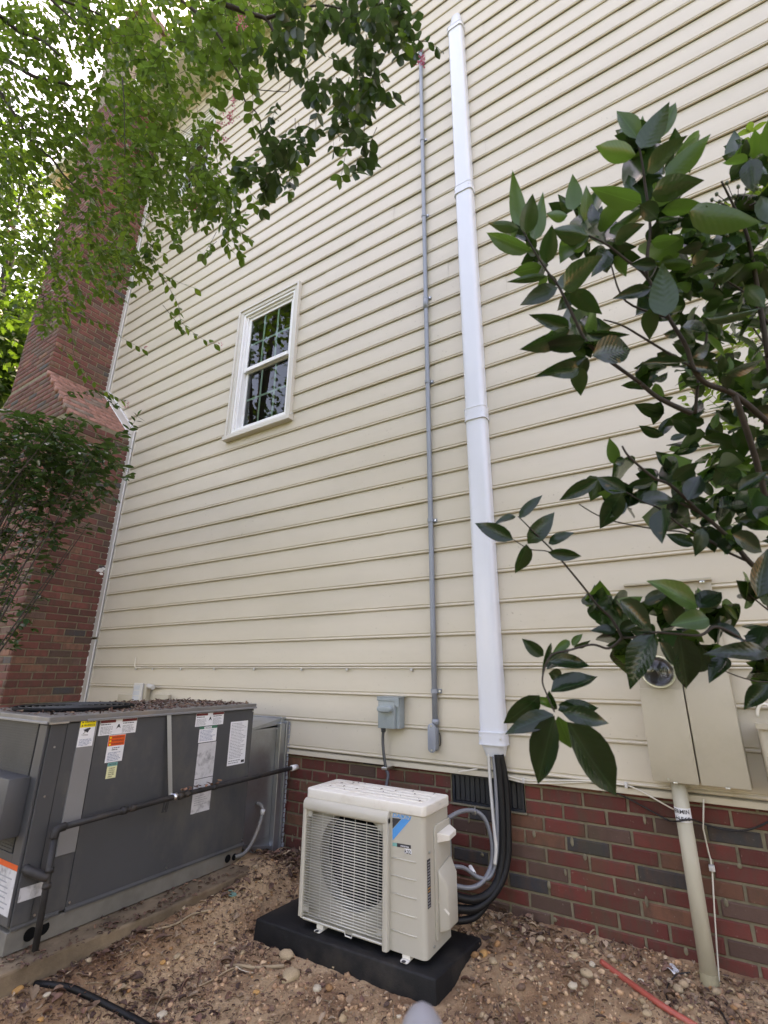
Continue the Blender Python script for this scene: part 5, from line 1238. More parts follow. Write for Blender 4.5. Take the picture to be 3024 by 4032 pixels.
clusters = [(1400, 300, 75, 22, 1.55), (1330, 400, 65, 14, 1.55), (1230, 320, 70, 15, 1.6), (1370, 500, 55, 10, 1.55), (1150, 480, 75, 18, 1.65), (1130, 600, 70, 18, 1.7), (1020, 620, 55, 12, 1.75), (1060, 690, 45, 7, 1.75), (1560, 60, 75, 24, 1.5), (1470, 10, 70, 20, 1.5),
            (1330, 0, 80, 16, 1.5), (1200, 60, 70, 14, 1.55), (1080, 130, 70, 14, 1.65), (980, 260, 60, 12, 1.7), (1620, 150, 45, 7, 1.5), (1450, 180, 60, 10, 1.5), (960, 690, 50, 9, 1.9), (880, 780, 55, 12, 2.0), (800, 720, 60, 10, 2.1), (940, 850, 40, 6, 1.95), (880, 930, 30, 5, 1.95), (1490, 470, 45, 5, 1.55), (1420, 640, 25, 3, 1.55), (600, 960, 60, 9, 2.3), (700, 870, 55, 9, 2.2), (540, 1030, 40, 6, 2.35)]
for (cx, cy, rad, n_, dep) in clusters:
    for i in range(int(n_ * .6)):
        px, py = rm_.gauss(cx, rad * .55), rm_.gauss(cy, rad * .55)
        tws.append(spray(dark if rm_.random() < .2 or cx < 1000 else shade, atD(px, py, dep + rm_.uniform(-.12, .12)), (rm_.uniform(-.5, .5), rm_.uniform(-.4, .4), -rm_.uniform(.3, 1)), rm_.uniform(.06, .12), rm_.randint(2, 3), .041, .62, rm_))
def px_sprig(pts, dep, ll=.040, r_=.0013):
    P = smooth_path([atD(x, y, dep + i * .01) for i, (x, y) in enumerate(pts)], 5)
    MB().tube(P, [r_ * (1 - .6 * i / len(P)) for i in range(len(P))], 5).obj('twig', MAT['twig'], myr, smooth=True)
    for i in range(3, len(P), 2):
        d = (P[i] - P[i - 1]).normalized(); side = d.cross(Vector((0, 0, 1))).normalized()
        for s_ in (-1, 1):
            if rm_.random() < .2: continue
            ld = (d * .6 + side * s_ * .8 + Vector((rm_.uniform(-.3, .3), rm_.uniform(-.3, .3), rm_.uniform(-.6, .1)))).normalized(); L_ = ll * rm_.uniform(.7, 1.2)
            (light if rm_.random() < .3 else dark).append(frame(P[i], ld, Vector((rm_.uniform(-.6, .6), rm_.uniform(-.6, .6), 1))) @ Matrix.Diagonal((L_, L_, L_, 1)))
for pts, dep in (([(430, 1000), (542, 1036), (640, 1080), (700, 1110), (777, 1139)], 2.4), ([(590, 960), (615, 1048), (669, 1139), (705, 1211), (717, 1271), (801, 1337), (850, 1355)], 2.3), ([(150, 1150), (250, 1210), (337, 1253), (420, 1285), (482, 1331), (560, 1374)], 2.5),
                 ([(180, 1343), (265, 1392), (337, 1464), (392, 1524), (440, 1554), (494, 1585)], 2.6), ([(855, 780), (870, 850), (880, 920), (905, 985)], 2.0), ([(250, 1180), (280, 1290), (290, 1390), (330, 1480)], 2.55), ([(640, 1200), (690, 1262), (720, 1300)], 2.3), ([(100, 1010), (160, 1130), (170, 1220)], 2.6)):
    px_sprig(pts, dep)
m1 = Zm(600, 0, 2.765); m2 = Zm(0, 0, 2.37)
limbs = [(m1, [(230, -90), (310, 0), (450, 110), (640, 290), (760, 450), (810, 600), (900, 730), (950, 830), (965, 950), (1010, 1100), (1110, 1200), (1160, 1290), (1200, 1480)], 1.8, .007, .0016),
         (m1, [(560, -80), (700, 0), (870, 80), (1100, 160), (1240, 210), (1330, 360), (1430, 500), (1490, 720), (1600, 870)], 1.6, .010, .002), (m1, [(1240, 200), (1340, 170), (1480, 110), (1659, 80), (1900, 60), (2200, 150)], 1.55, .006, .002),
         (m1, [(970, 840), (1100, 960), (1290, 990), (1480, 1000)], 1.75, .0022, .001), (m1, [(1490, 720), (1500, 900), (1480, 1000)], 1.6, .002, .001),
         (m2, [(-120, 480), (0, 540), (130, 600), (330, 720), (560, 770), (660, 800)], 2.5, .016, .005), (m2, [(-100, 760), (0, 860), (60, 950), (150, 1090), (300, 1330), (480, 1480), (600, 1640), (760, 1790), (870, 1850)], 2.6, .011, .003),
         (m2, [(420, -80), (480, 0), (600, 110), (720, 220)], 2.2, .008, .003), (m2, [(500, -60), (600, 10), (780, 70), (920, 130), (1010, 180)], 2.2, .007, .0025), (m2, [(1140, 720), (1160, 1000), (1165, 1480)], 2.0, .003, .0015), (m2, [(100, 230), (180, 290), (390, 380), (560, 520)], 2.4, .012, .004),
         (m2, [(300, 1330), (400, 1440), (520, 1480), (640, 1480)], 2.6, .003, .0015), (m2, [(870, 1850), (960, 1980), (1100, 1970), (1200, 1890)], 2.55, .0025, .001)]
starts = []
for zf, pts, dep, r0, r1 in limbs:
    P = branch(zf, pts, dep, r0, r1, myr, 'bark', 7, 'limb'); starts.append((P[0], r0))
fork = Vector((-1.75, -3.35, 2.2))
MB().tube(smooth_path([(-1.9, -3.5, -.25), (-1.92, -3.47, .8), (-1.82, -3.4, 1.6), tuple(fork)], 6), [.07 - .02 * i / 18 for i in range(19)], 12).obj('trunk', MAT['bark'], myr, smooth=True)
for i in (0, 1, 5, 6, 7, 8, 10):
    p, r0 = starts[i]; mid = fork.lerp(p, .5) + Vector((0, 0, .35)); P = smooth_path([fork, mid, p], 6)
    MB().tube(P, [.035 + (r0 - .035) * k / (len(P) - 1) for k in range(len(P))], 8).obj('limb', MAT['bark'], myr, smooth=True)
twigs('twig_mass', tws, .0011, MAT['twig'], myr)
lm = [leaf_mesh('leaf', MAT[k], 5, 2, .58, .10, .10, -.35, 1.0) for k in ('myrtle', 'myrtlelight', 'shadeleaf')]
def near(m_): return (Vector((m_[0][3], m_[1][3], m_[2][3])) - CAM_LOC).length / m_.to_scale()[0]
pool = sorted([(near(m_), 0, i, m_) for i, m_ in enumerate(dark)] + [(near(m_), 1, i, m_) for i, m_ in enumerate(light)] + [(near(m_), 2, i, m_) for i, m_ in enumerate(shade)], key=lambda t: t[0])
for (_, k, i, m_) in pool[:260]:
    o = bpy.data.objects.new('leaf', lm[k]); o.matrix_world = m_; put(o, myr)
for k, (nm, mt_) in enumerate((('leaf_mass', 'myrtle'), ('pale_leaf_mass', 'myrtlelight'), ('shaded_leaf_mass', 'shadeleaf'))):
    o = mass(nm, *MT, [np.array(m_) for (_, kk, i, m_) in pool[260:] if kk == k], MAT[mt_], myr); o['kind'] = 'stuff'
petal = [(0, 0, 0), (.5, -.35, .15), (1, -.2, .05), (.9, .1, .2), (1, .3, 0), (.5, .35, .1)]
for (px, py, dep, n_) in ((925, 385, 2.0, 8), (905, 460, 2.0, 14), (870, 490, 2.0, 8), (880, 545, 2.0, 7), (1670, 228, 1.5, 5), (1655, 250, 1.5, 4), (1050, 745, 1.9, 4), (1100, 740, 1.9, 3), (620, 275, 2.3, 7), (540, 610, 2.4, 6), (545, 580, 2.4, 4), (45, 890, 2.6, 7), (950, 70, 1.7, 5), (955, 100, 1.7, 5), (775, 800, 2.1, 3), (870, 1350, 2.32, 2), (560, 1372, 2.55, 3), (500, 1590, 2.65, 3)):
    mm = []
    for i in range(n_ * 4):
        c = atD(px + rm_.gauss(0, 11), py + rm_.gauss(0, 12), dep + rm_.uniform(-.02, .02)); s_ = rm_.uniform(.005, .011)
        mm.append(np.array(frame(c, (rm_.uniform(-1, 1), rm_.uniform(-1, 1), rm_.uniform(-1, 1)), (rm_.uniform(-1, 1), rm_.uniform(-1, 1), 1)) @ Matrix.Diagonal((s_, s_, s_, 1))))
    mass('blossom', petal, [(0, 1, 2, 3, 4, 5)], mm, MAT['flower'], myr)

# ---------------- dark bush in front of the chimney
bush = thing('camellia_bush', 'dense dark green glossy bush in front of the chimney', 'shrub', (-3.9, -1.75, -.1))
rbb = random.Random(29); bl_, tw2 = [], []
bpoly = [(-120, 1640), (60, 1620), (150, 1680), (240, 1670), (330, 1720), (420, 1760), (450, 1800), (440, 1850), (380, 1930), (320, 2000), (300, 2080), (180, 2180), (140, 2300), (60, 2460), (-120, 2560)]
cnt = 0
while cnt < 560:
    px, py = rbb.uniform(-120, 540), rbb.uniform(1500, 2560)
    if not inpoly(px, py, bpoly): continue
    if py > 1980 and rbb.random() < .62: continue
    dep = 3.35 + rbb.uniform(-.35, .4)
    tw2.append(spray(bl_, atD(px, py, dep), (rbb.uniform(-.5, .9), rbb.uniform(-.6, .6), rbb.uniform(-.5, .5)), rbb.uniform(.08, .2), rbb.randint(2, 4), .058, .5, rbb, .3)); cnt += 1
for pts in ([(330, 1800), (430, 1740), (500, 1710), (540, 1640)], [(250, 1560), (330, 1540), (420, 1570), (450, 1600)], [(300, 1950), (360, 1860), (420, 1830), (500, 1815)], [(200, 2180), (280, 2060), (310, 2010)], [(120, 2400), (160, 2260), (210, 2220)], [(20, 2560), (60, 2540), (75, 2500)]):
    P = [atD(x, y, 3.2) for x, y in pts]
    for a, b in zip(P, P[1:]): tw2.append(spray(bl_, a, b - a, (b - a).length, 4, .055, .5, rbb, .1))
for k in range(26):
    a = Vector((-3.9 + rbb.uniform(-.12, .12), -1.75 + rbb.uniform(-.12, .12), -.15)); px, py = rbb.uniform(-80, 380), rbb.uniform(1650, 2150)
    b = atD(px, py, 3.35 + rbb.uniform(-.3, .3)); c = a.lerp(b, .5) + Vector((rbb.uniform(-.12, .12), rbb.uniform(-.12, .12), rbb.uniform(-.1, .2)))
    P = smooth_path([a, c, b], 6); MB().tube(P, [.010 - .008 * i / 12 for i in range(13)], 6).obj('stem', MAT['bark'], bush, smooth=True)
twigs('twig_mass', tw2, .0016, MAT['twig'], bush)
pool = sorted([(near(m_), i, m_) for i, m_ in enumerate(bl_)], key=lambda t: t[0]); blm = leaf_mesh('leaf', MAT['bush'], 5, 2, .58, .10, .10, -.35, 1.0)
for (_, i, m_) in pool[:240]:
    o = bpy.data.objects.new('leaf', blm); o.matrix_world = m_; put(o, bush)
o = mass('leaf_mass', *MT, [np.array(m_) for (_, i, m_) in pool[240:]], MAT['bush'], bush); o['kind'] = 'stuff'

# ---------------- small pale shrub behind the privet
ps = thing('pale_shrub', 'small bright green shrub showing between the privet leaves', 'shrub', (.62, -.75, 0)); rp = random.Random(31); pl_, tw3 = [], []
for i in range(70):
    px, py = rp.gauss(2930, 90), rp.gauss(1460, 120)
    tw3.append(spray(pl_, atD(px, py, 1.75 + rp.uniform(-.15, .2)), (rp.uniform(-1, 1), rp.uniform(-1, 1), rp.uniform(-.3, .9)), rp.uniform(.06, .12), 3, .035, .5, rp, .1))
for i in range(26):
    px, py = rp.gauss(2960, 60), rp.gauss(900, 150)
    tw3.append(spray(pl_, atD(px, py, 1.6 + rp.uniform(-.1, .2)), (rp.uniform(-1, 1), rp.uniform(-1, 1), rp.uniform(-.3, .9)), rp.uniform(.06, .12), 3, .045, .5, rp, .1))
for k in range(7):
    b = atD(rp.gauss(2960, 60), rp.uniform(900, 1600), 1.7); P = smooth_path([Vector((.62 + rp.uniform(-.05, .05), -.75, -.1)), Vector((.60, -.8, .9)), b], 6); MB().tube(P, [.007 - .005 * i / 12 for i in range(13)], 6).obj('stem', MAT['bark'], ps, smooth=True)
twigs('twig_mass', tw3, .0011, MAT['twig'], ps); o = mass('leaf_mass', *MT, [np.array(m_) for m_ in pl_], MAT['myrtlelight'], ps); o['kind'] = 'stuff'

# ---------------- trees beyond the chimney and behind the camera
BT = [(0, 0, 0), (.30, -.30, .03), (.62, -.46, -.03), (.70, -.16, .02), (1, 0, -.08), (.70, .16, .02), (.62, .46, -.03), (.30, .30, .03)]
def tree(name, label, base, height, crown_r, n, leaf, seed, mat='backleaf', low=.3, group=None):
    r = random.Random(seed); base = Vector(base); t = thing(name, label, 'tree', tuple(base), group)
    P = smooth_path([base - Vector((0, 0, .3)), base + Vector((r.uniform(-.2, .2), r.uniform(-.2, .2), height * .4)), base + Vector((r.uniform(-.4, .4), r.uniform(-.4, .4), height * .85))], 6)
    MB().tube(P, [height * .018 * (1 - .8 * i / 12) for i in range(13)], 10).obj('trunk', MAT['bark'], t, smooth=True)
    clumps = []
    for i in range(46):
        z = height * r.uniform(low, 1.0); f = (z / height - low) / (1 - low); rad = crown_r * math.sqrt(max(.08, 1 - (2 * f - .9) ** 2)) * math.sqrt(r.random())
        a = r.uniform(0, 6.283); c = base + Vector((rad * math.cos(a), rad * math.sin(a), z)); clumps.append((c, crown_r * r.uniform(.16, .34)))
        if i % 3 == 0:
            s0 = P[min(12, int(12 * min(.95, z / height * .8)))]; MB().tube(smooth_path([s0, s0.lerp(c, .6) + Vector((0, 0, .15)), c], 4), [height * .006 * (1 - .8 * k / 8) for k in range(9)], 6).obj('limb', MAT['bark'], t, smooth=True)
    mm = []
    for i in range(n):
        c, cr_ = clumps[r.randrange(len(clumps))]; q_ = c + Vector((r.gauss(0, cr_ * .62), r.gauss(0, cr_ * .62), r.gauss(0, cr_ * .5))); L_ = leaf * r.uniform(.6, 1.2)
        mm.append(np.array(frame(q_, (r.uniform(-1, 1), r.uniform(-1, 1), r.uniform(-.9, .3)), (r.uniform(-.8, .8), r.uniform(-.8, .8), 1)) @ Matrix.Diagonal((L_, L_, L_, 1))))
    o = mass('crown', BT, [tuple(range(8))], mm, MAT[mat], t, smooth=False); o['kind'] = 'stuff'; return t
q = atD(120, 950, 11.0); tree('sunlit_tree', 'yellow green sunlit tree beyond the left side of the chimney', (q.x, q.y, -.2), 8.2, 2.9, 24000, .16, 41, low=.06)
q = atD(-60, 1250, 14.5); tree('leafy_tree', 'mid green tree at the far left edge behind the bush', (q.x, q.y, -.2), 9.5, 3.6, 22000, .18, 42, 'backleaf', low=.05)
tree('edge_tree', 'dense dark green tree filling the gap at the left edge', (-13.5, 1.8, -.3), 10.5, 3.4, 20000, .2, 47, low=.04)
q = atD(320, 200, 15); tree('tall_tree', 'tall tree crown glimpsed through the branches above the chimney', (q.x, q.y, -.2), 14, 3.6, 13000, .15, 43, low=.3)
tree('yard_tree', 'tall yard tree mirrored in the window glass', (-11.5, -7.5, -.3), 16.5, 4.0, 12000, .2, 44, 'backleaf', low=.3)
tree('yard_tree', 'broad yard tree standing behind the photographer', (-4.0, -17, -.3), 9.5, 3.8, 6000, .22, 45, 'myrtle', low=.2)
tree('yard_tree', 'round yard tree standing right of the photographer', (6.5, -15.0, -.3), 9.0, 3.4, 6000, .22, 46, 'myrtle', low=.2)
for k_, (x_, y_, h_) in enumerate(((-12, -17, 8.5), (1.5, -18, 8.5), (11.5, -14, 9), (14, -7, 9))):  # unseen row of trees, added to keep low sky reflections off the leaves
    tree('yard_tree', ('leftmost added tree in the unseen row beyond the lawn', 'second added tree in the unseen row, straight behind the photographer', 'third added tree in the unseen row, right of the round one', 'last added tree of the unseen row, nearest the house front')[k_], (x_, y_, -.3), h_, 3.6, 5000, .3, 60 + k_, 'myrtle', low=.06, group='added sky-screening trees beyond the lawn')

# ================================================================== THINGS ON THE GROUND
def onG(px, py, up=0.0):
    z = -.05
    for _ in range(25):
        p = onZ(px, py, z); z = z * .5 + gz(p.x, p.y) * .5
    return Vector((p.x, p.y, gz(p.x, p.y) + up))
def stone_mesh(seed, sub=2, rough=.28):
    bm = bmesh.new(); bmesh.ops.create_icosphere(bm, subdivisions=sub, radius=1); s_ = Vector((seed * 3.1, seed * 1.7, seed))
    for v in bm.verts: v.co *= 1 + rough * noise.noise(v.co * 1.3 + s_) + rough * .5 * noise.noise(v.co * 3.1 + s_)
    me = bpy.data.meshes.new('stone'); bm.to_mesh(me); bm.free(); me.polygons.foreach_set('use_smooth', [sub > 1] * len(me.polygons)); return me
bz = Zm(900, 3300, 1.508); gzm = Zm(0, 3300, 1.659); rz = Zm(2200, 3600, 1.155); r3 = Zm(1900, 2800, 1.476)
STONES = [(bz, 345, 705, 52, 'rock', 'biggest tan rock half buried in front of the black pad'), (bz, 370, 830, 62, 'rock', 'broad flat tan rock below the biggest rock'), (bz, 632, 765, 28, 'rock', 'round tan stone close to the black pad front'), (bz, 525, 900, 32, 'rockpale', 'pale flat stone in the soil left of the grey post tip'),
          (bz, 435, 663, 16, 'rockpale', 'small white stone between the biggest rock and the grass'), (bz, 165, 920, 22, 'rockorange', 'lone yellow orange stone in the bare soil'), (bz, 1515, 690, 32, 'rockorange', 'orange stone at the right end of the black pad'), (bz, 1570, 735, 30, 'rock', 'tan stone below the orange one right of the pad'),
          (bz, 1455, 505, 20, 'rock', 'tan stone behind the pad near the black pipes'), (gzm, 1065, 815, 22, 'rockorange', 'small orange stone in the dark leaf litter'), (gzm, 1155, 780, 28, 'rock', 'tan clod beside the small orange stone'), (gzm, 285, 905, 26, 'rockorange', 'orange stone beside the slab edge'), (gzm, 115, 998, 34, 'rockorange', 'larger orange stone at the bottom left'),
          (gzm, 305, 1028, 24, 'rockpale', 'cream pebble near the black pipe end'), (gzm, 1060, 1165, 38, 'rockpale', 'pale angular stone at the bottom left of the soil'), (gzm, 265, 1190, 24, 'rockorange', 'small orange stone at the bottom edge'), (gzm, 1400, 690, 14, 'rockpale', 'white chip on the bare soil ridge'),
          (rz, 153, 232, 19, 'rockpale', 'smooth white pebble beside the red pipe tip'), (rz, 543, 343, 26, 'rock', 'tan stone between the red pipe and the riser'), (rz, 65, 330, 24, 'rockpale', 'pale stone left of the red pipe'), (rz, 128, 275, 30, 'rock', 'orange tan rock left of the red pipe'), (rz, 310, 290, 22, 'rock', 'brown stone touching the red pipe'), (rz, 405, 455, 24, 'rock', 'tan stone below the middle of the red pipe'),
          (rz, 70, 195, 28, 'rock', 'tan rock near the wall left of the red pipe'), (rz, 375, 305, 14, 'rockpale', 'white chip right of the red pipe'), (r3, 235, 1280, 30, 'rock', 'tan rock at the foot of the brick behind the pad'), (r3, 340, 1330, 26, 'rock', 'smaller tan rock near the brick foot'), (bz, 1010, 1062, 16, 'rockpale', 'little white stone touching the grey post tip')]
rst = random.Random(51)
for zf, x, y, sz, mt_, lab in STONES:
    px, py = zf(x, y); p = onG(px, py); dep = (p - CAM_LOC).dot(FW); s_ = zf(1, 0)[0] - zf(0, 0)[0]
    R0 = sz * s_ / FPX * dep
    me = stone_mesh(rst.random() * 50); me.materials.append(MAT[mt_]); o = bpy.data.objects.new('stone', me)
    o.matrix_world = T(p + Vector((0, 0, R0 * .15))) @ Matrix.Rotation(rst.uniform(0, 6), 4, 'Z') @ Matrix.Diagonal((R0 * 1.05, R0 * .8, R0 * .55, 1)); put(o); tag(o, lab, 'stone', 'loose stones on the soil')
# pebbles and gravel
rg = random.Random(61); ST = [stone_mesh(i * 7.7, 1, .4) for i in range(3)]
tv0 = [v.co[:] for v in ST[0].vertices]; tf0 = [tuple(p.vertices) for p in ST[0].polygons]
mm, cc = [], []
while len(mm) < 1700:
    x, y = rg.uniform(-2.2, .35), -abs(rg.gauss(0, .55))
    if y < -1.6 or (-1.93 < x < -.98 and -.6 < y < -.2): continue
    w_ = 1.0 if x > -1.1 else .35
    if rg.random() > w_: continue
    s_ = min(.017, .0022 + rg.expovariate(1 / .0030))
    mm.append(np.array(T((x, y, gz(x, y) + s_ * .25)) @ Matrix.Rotation(rg.uniform(0, 6), 4, 'Z') @ Matrix.Rotation(rg.uniform(-.6, .6), 4, 'X') @ Matrix.Diagonal((s_ * 1.2, s_, s_ * .75, 1))))
    k_ = rg.uniform(.75, 1.2); cc.append(tuple(c * k_ for c in rg.choice([(.40, .28, .17), (.34, .22, .13), (.40, .28, .16), (.38, .19, .08), (.22, .13, .085), (.42, .31, .20)])))
tag(mass('gravel', tv0, tf0, mm, MAT['litter'], None, smooth=False, cols=cc), 'scattered gravel and pebbles in the soil along the brick', 'gravel', kind='stuff')
mm, cc = [], []
while len(mm) < 9000:
    x, y = rg.uniform(-2.15, .35), -rg.uniform(.0, 1.35)
    if (-1.93 < x < -.98 and -.6 < y < -.2): continue
    if noise.noise(Vector((x * 4, y * 4, 2))) < -.25 + rg.uniform(-.3, .3): continue
    s_ = min(.013, .0015 + rg.expovariate(1 / .0024))
    mm.append(np.array(T((x, y, gz(x, y) + s_ * .15)) @ Matrix.Rotation(rg.uniform(0, 6), 4, 'Z') @ Matrix.Rotation(rg.uniform(-.8, .8), 4, 'X') @ Matrix.Diagonal((s_ * 1.3, s_, s_ * .8, 1))))
    k_ = rg.uniform(.7, 1.25); cc.append(tuple(c * k_ for c in rg.choice([(.44, .265, .155), (.35, .20, .115), (.56, .37, .225), (.22, .12, .072), (.46, .27, .15)])))
tag(mass('soil_crumbs', tv0, tf0, mm, MAT['litter'], None, smooth=False, cols=cc), 'crumbly tan soil clods all over the bare ground', 'soil crumbs', kind='stuff')
# dead leaf litter
tl = []
for i in range(4):
    for j in range(3):
        t_ = i / 3; u = j - 1; w_ = .42 * math.sin(math.pi * (.12 + .76 * t_)); tl.append((t_, u * w_, .18 * abs(u) + .15 * math.sin(t_ * 3)))
tlf = [(i * 3 + j, (i + 1) * 3 + j, (i + 1) * 3 + j + 1, i * 3 + j + 1) for i in range(3) for j in range(2)]
mm, cc = [], []
def litter_leaf(x, y, s_, lift=0):
    mm.append(np.array(frame(Vector((x, y, gz(x, y) + s_ * .12 + lift)), (rg.uniform(-1, 1), rg.uniform(-1, 1), rg.uniform(-.25, .3)), (rg.uniform(-.6, .6), rg.uniform(-.6, .6), rg.choice((1, 1, -1)))) @ Matrix.Diagonal((s_, s_ * (rg.uniform(.5, 1) if rg.random() < .4 else rg.uniform(.12, .3)), s_ * rg.uniform(.4, 1.5), 1))))
    k_ = rg.uniform(.7, 1.3); cc.append(tuple(c * k_ for c in rg.choice([(.14, .075, .052), (.095, .052, .038), (.20, .12, .078), (.27, .18, .115), (.17, .085, .06), (.38, .27, .18)])))
n_ = 0
while n_ < 19000:
    x, y = rg.uniform(-2.2, .45), -rg.uniform(0, 1.7)
    if (-1.95 < x < -.97 and -.62 < y < -.18): continue
    d_ = .25 + .75 * sstep(-1.55, -2.1, x) + .45 * sstep(-.25, 0, y) + .25 * sstep(-.7, -.2, x) + .35 * (noise.noise(Vector((x * 2.5, y * 2.5, 9))) > .05)
    if rg.random() > d_: continue
    n_ += 1
    if -1.9 < x < -.9 and -1.3 < y < -.5 and rg.random() < .35: continue
    litter_leaf(x, y, min(.045, .005 + rg.expovariate(1 / .0075)))
for i in range(420):                                        # pile between duct and white unit, drift on slab
    x, y = rg.gauss(-2.10, .13), -abs(rg.gauss(.0, .13)); litter_leaf(x, y, rg.uniform(.018, .045), rg.uniform(0, .055) * max(0, 1 - abs(x + 2.12) / .25))
for i in range(6500):                                       # dark mulch between slab and pad
    x, y = rg.uniform(-2.19, -1.5), -rg.uniform(.05, 1.6)
    if rg.random() < sstep(-1.98, -1.55, x) or (x > -1.95 and -.62 < y < -.18): continue
    if noise.noise(Vector((x * 3.2, y * 3.2, 5))) < -.12 + rg.uniform(-.15, .15): continue
    litter_leaf(x, y, min(.032, .006 + rg.expovariate(1 / .007)))
    k_ = rg.uniform(.6, 1.3); cc[-1] = tuple(c * k_ for c in rg.choice([(.12, .058, .042), (.15, .075, .052), (.085, .045, .036), (.19, .11, .072)]))
for i in range(160):
    x, y = rg.gauss(-.92, .12), -abs(rg.gauss(.02, .09)); litter_leaf(x, y, rg.uniform(.015, .04), rg.uniform(0, .02))
for i in range(900):
    y = rg.uniform(-2.0, -.3); x = -2.318 + rg.uniform(0, .15) if y > -1.48 else rg.uniform(-2.7, -2.2); s_ = rg.uniform(.006, .022)
    if rg.random() < .35 + .4 * (noise.noise(Vector((x * 5, y * 5, 4))) > 0): continue
    mm.append(np.array(frame(Vector((x, y, .088 + s_ * .1)), (rg.uniform(-1, 1), rg.uniform(-1, 1), rg.uniform(-.2, .2)), (rg.uniform(-.5, .5), rg.uniform(-.5, .5), 1)) @ Matrix.Diagonal((s_, s_ * .8, s_, 1)))); k_ = rg.uniform(.7, 1.3); cc.append(tuple(c * k_ for c in rg.choice([(.12, .06, .042), (.17, .09, .055), (.085, .045, .035)])))
tag(mass('leaf_litter', tl, tlf, mm, MAT['litter'], None, cols=cc), 'brown dead leaf litter covering the soil and slab edge', 'leaf litter', kind='stuff')
# fine twigs and roots
mb = MB()
for i in range(420):
    x, y = rg.uniform(-2.15, .4), -rg.uniform(.0, 1.6)
    if (-1.95 < x < -.97 and -.62 < y < -.18): continue
    a = rg.uniform(0, 6.28); L_ = rg.uniform(.02, .11); z = gz(x, y)
    x2, y2 = x + L_ * math.cos(a), min(-.005, y + L_ * math.sin(a)); mx_, my_ = (x + x2) / 2 + rg.uniform(-.01, .01), (y + y2) / 2
    mb.tube([(x, y, z + .003), (mx_, my_, gz(mx_, my_) + .006), (x2, y2, gz(x2, y2) + .003)], rg.uniform(.0007, .0018), 4, False)
tag(mb.obj('twig_litter', MAT['dirtstick'], None), 'fine dry twigs and rootlets scattered over the soil', 'twigs', kind='stuff')
# larger single things
def ground_stick(name, label, cat, zf, pts, r0, r1, mat, lift=.006, nseg=8):
    P = smooth_path([onG(*zf(*p), lift) for p in pts], 6); m_ = len(P)
    return tag(MB().tube(P, [r0 + (r1 - r0) * i / (m_ - 1) for i in range(m_)], nseg).obj(name, MAT[mat], None, smooth=True), label, cat)
ground_stick('stick', 'long pale curved stick lying on the leaf litter', 'stick', gzm, [(920, 620), (1030, 605), (1150, 570), (1250, 510), (1330, 490), (1395, 480)], .0035, .0055, 'dirtstick')
ground_stick('stick', 'crooked bare root beside the biggest tan rock', 'stick', bz, [(-20, 770), (60, 765), (150, 780), (250, 775), (330, 770)], .005, .007, 'dirtstick')
ground_stick('stick', 'short white bark stick left of the crooked root', 'stick', bz, [(40, 772), (90, 800), (145, 812)], .002, .0025, 'rockpale')
ground_stick('stick', 'thin grey twig on the bare soil below the rocks', 'stick', gzm, [(980, 1230), (1010, 1130), (1060, 1040), (1100, 1010)], .0015, .002, 'dirtstick')
ground_stick('stick', 'slanting brown twig across the bare soil middle', 'stick', gzm, [(1300, 980), (1400, 930), (1480, 880), (1560, 850), (1640, 840)], .0025, .003, 'dirtstick')
ground_stick('red_pipe', 'faded red plastic pipe lying on the soil by the brick', 'pipe', rz, [(195, 226), (300, 304), (430, 399), (520, 459), (620, 519), (760, 604)], .0105, .0105, 'redpipe', .007, 14)
ground_stick('black_hose', 'black plastic hose half buried in the soil at bottom left', 'hose', gzm, [(230, 960), (330, 968), (450, 985), (560, 1030), (700, 1100), (820, 1160), (930, 1220), (1050, 1290)], .011, .012, 'blackrub', .003, 12)
ground_stick('wire_offcut', 'dark wire loop on the soil near the riser foot', 'wire', rz, [(600, 275), (550, 280), (515, 305), (495, 340), (490, 380), (510, 430)], .0028, .0025, 'blackcable')
ground_stick('wire_offcut', 'black wire end curling in the bottom right corner', 'wire', rz, [(665, 400), (715, 430), (745, 460), (765, 500), (790, 540)], .003, .003, 'blackcable')
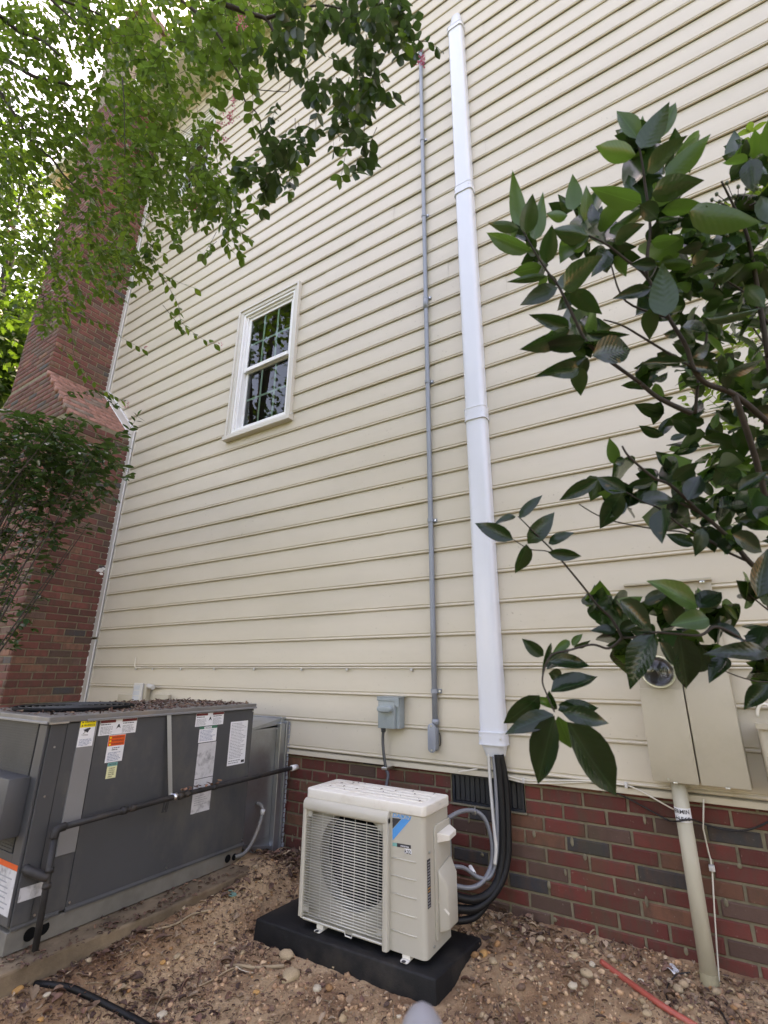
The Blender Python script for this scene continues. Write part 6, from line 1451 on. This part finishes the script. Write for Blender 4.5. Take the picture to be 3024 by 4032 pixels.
for zf, x, y, s_, mt_, lab, nm in ((gzm, 1510, 370, .035, 'tealscrap', 'faded teal plastic scrap by the slab', 'plastic_scrap'), (gzm, 1355, 378, .028, 'rockpale', 'pale broken shard beside the teal scrap', 'shard'), (gzm, 765, 985, .030, 'dirtstick', 'grey brown flat leaf on the litter', 'dead_leaf'), (gzm, 660, 715, .020, 'rockpale', 'pale cream leaf near the slab edge', 'dead_leaf'), (rz, 512, 250, .035, 'plasticbag', 'crumpled clear plastic wrap at the brick foot', 'plastic_wrap'), (bz, 560, 700, .014, 'rockpale', 'tiny cream husk beside the grass tuft', 'husk')):
    p = onG(*zf(x, y)); bm = bmesh.new(); bmesh.ops.create_grid(bm, x_segments=6, y_segments=5, size=1)
    for v in bm.verts: v.co = Vector((v.co.x * (1 + .3 * noise.noise(v.co * 2 + p * 9)), v.co.y * .6 * (1 - .5 * v.co.x ** 2), .35 * noise.noise(v.co * 1.5 + p * 5) + .2))
    me = bpy.data.meshes.new(nm); bm.to_mesh(me); bm.free(); me.materials.append(MAT[mt_]); o = bpy.data.objects.new(nm, me)
    o.matrix_world = T(p) @ Matrix.Rotation(rg.uniform(0, 6), 4, 'Z') @ Matrix.Diagonal((s_, s_, s_, 1)); put(o)
    sm = o.modifiers.new('thickness', 'SOLIDIFY'); sm.thickness = .05; tag(o, lab, nm.split('_')[-1])
# grass tuft
p = onG(*bz(490, 690)); gt = thing('grass_tuft', 'small green grass tuft sprouting at the black pad', 'grass', tuple(p))
for i in range(16):
    a = rg.uniform(0, 6.28); L_ = rg.uniform(.02, .07); b0 = p + Vector((rg.gauss(0, .012), rg.gauss(0, .008), 0)); t2 = b0 + Vector((math.cos(a) * L_ * .4, math.sin(a) * L_ * .3, L_))
    MB().tube(smooth_path([b0, b0.lerp(t2, .5) + Vector((0, 0, L_ * .12)), t2], 3), [.0016, .0016, .0014, .0012, .0009, .0006, .0003], 4).obj('blade', MAT['grassblade'], gt)
# rounded grey post top close to the lens
top_ = atD(1662, 3950, .42); ax = (Vector((top_.x + .02, top_.y - .03, -.2)) - top_)
gp_ = thing('grey_post', 'blurred rounded pale grey post tip at the bottom edge', 'post', (top_.x + .02, top_.y - .03, -.14))
P = [top_ + ax * t_ for t_ in (0, .004, .012, .026, .05, .10, 1.0)]
MB().tube(P, [.003, .010, .0165, .0215, .026, .030, .034], 20).obj('shaft', MAT['greytip'], gp_, smooth=True)
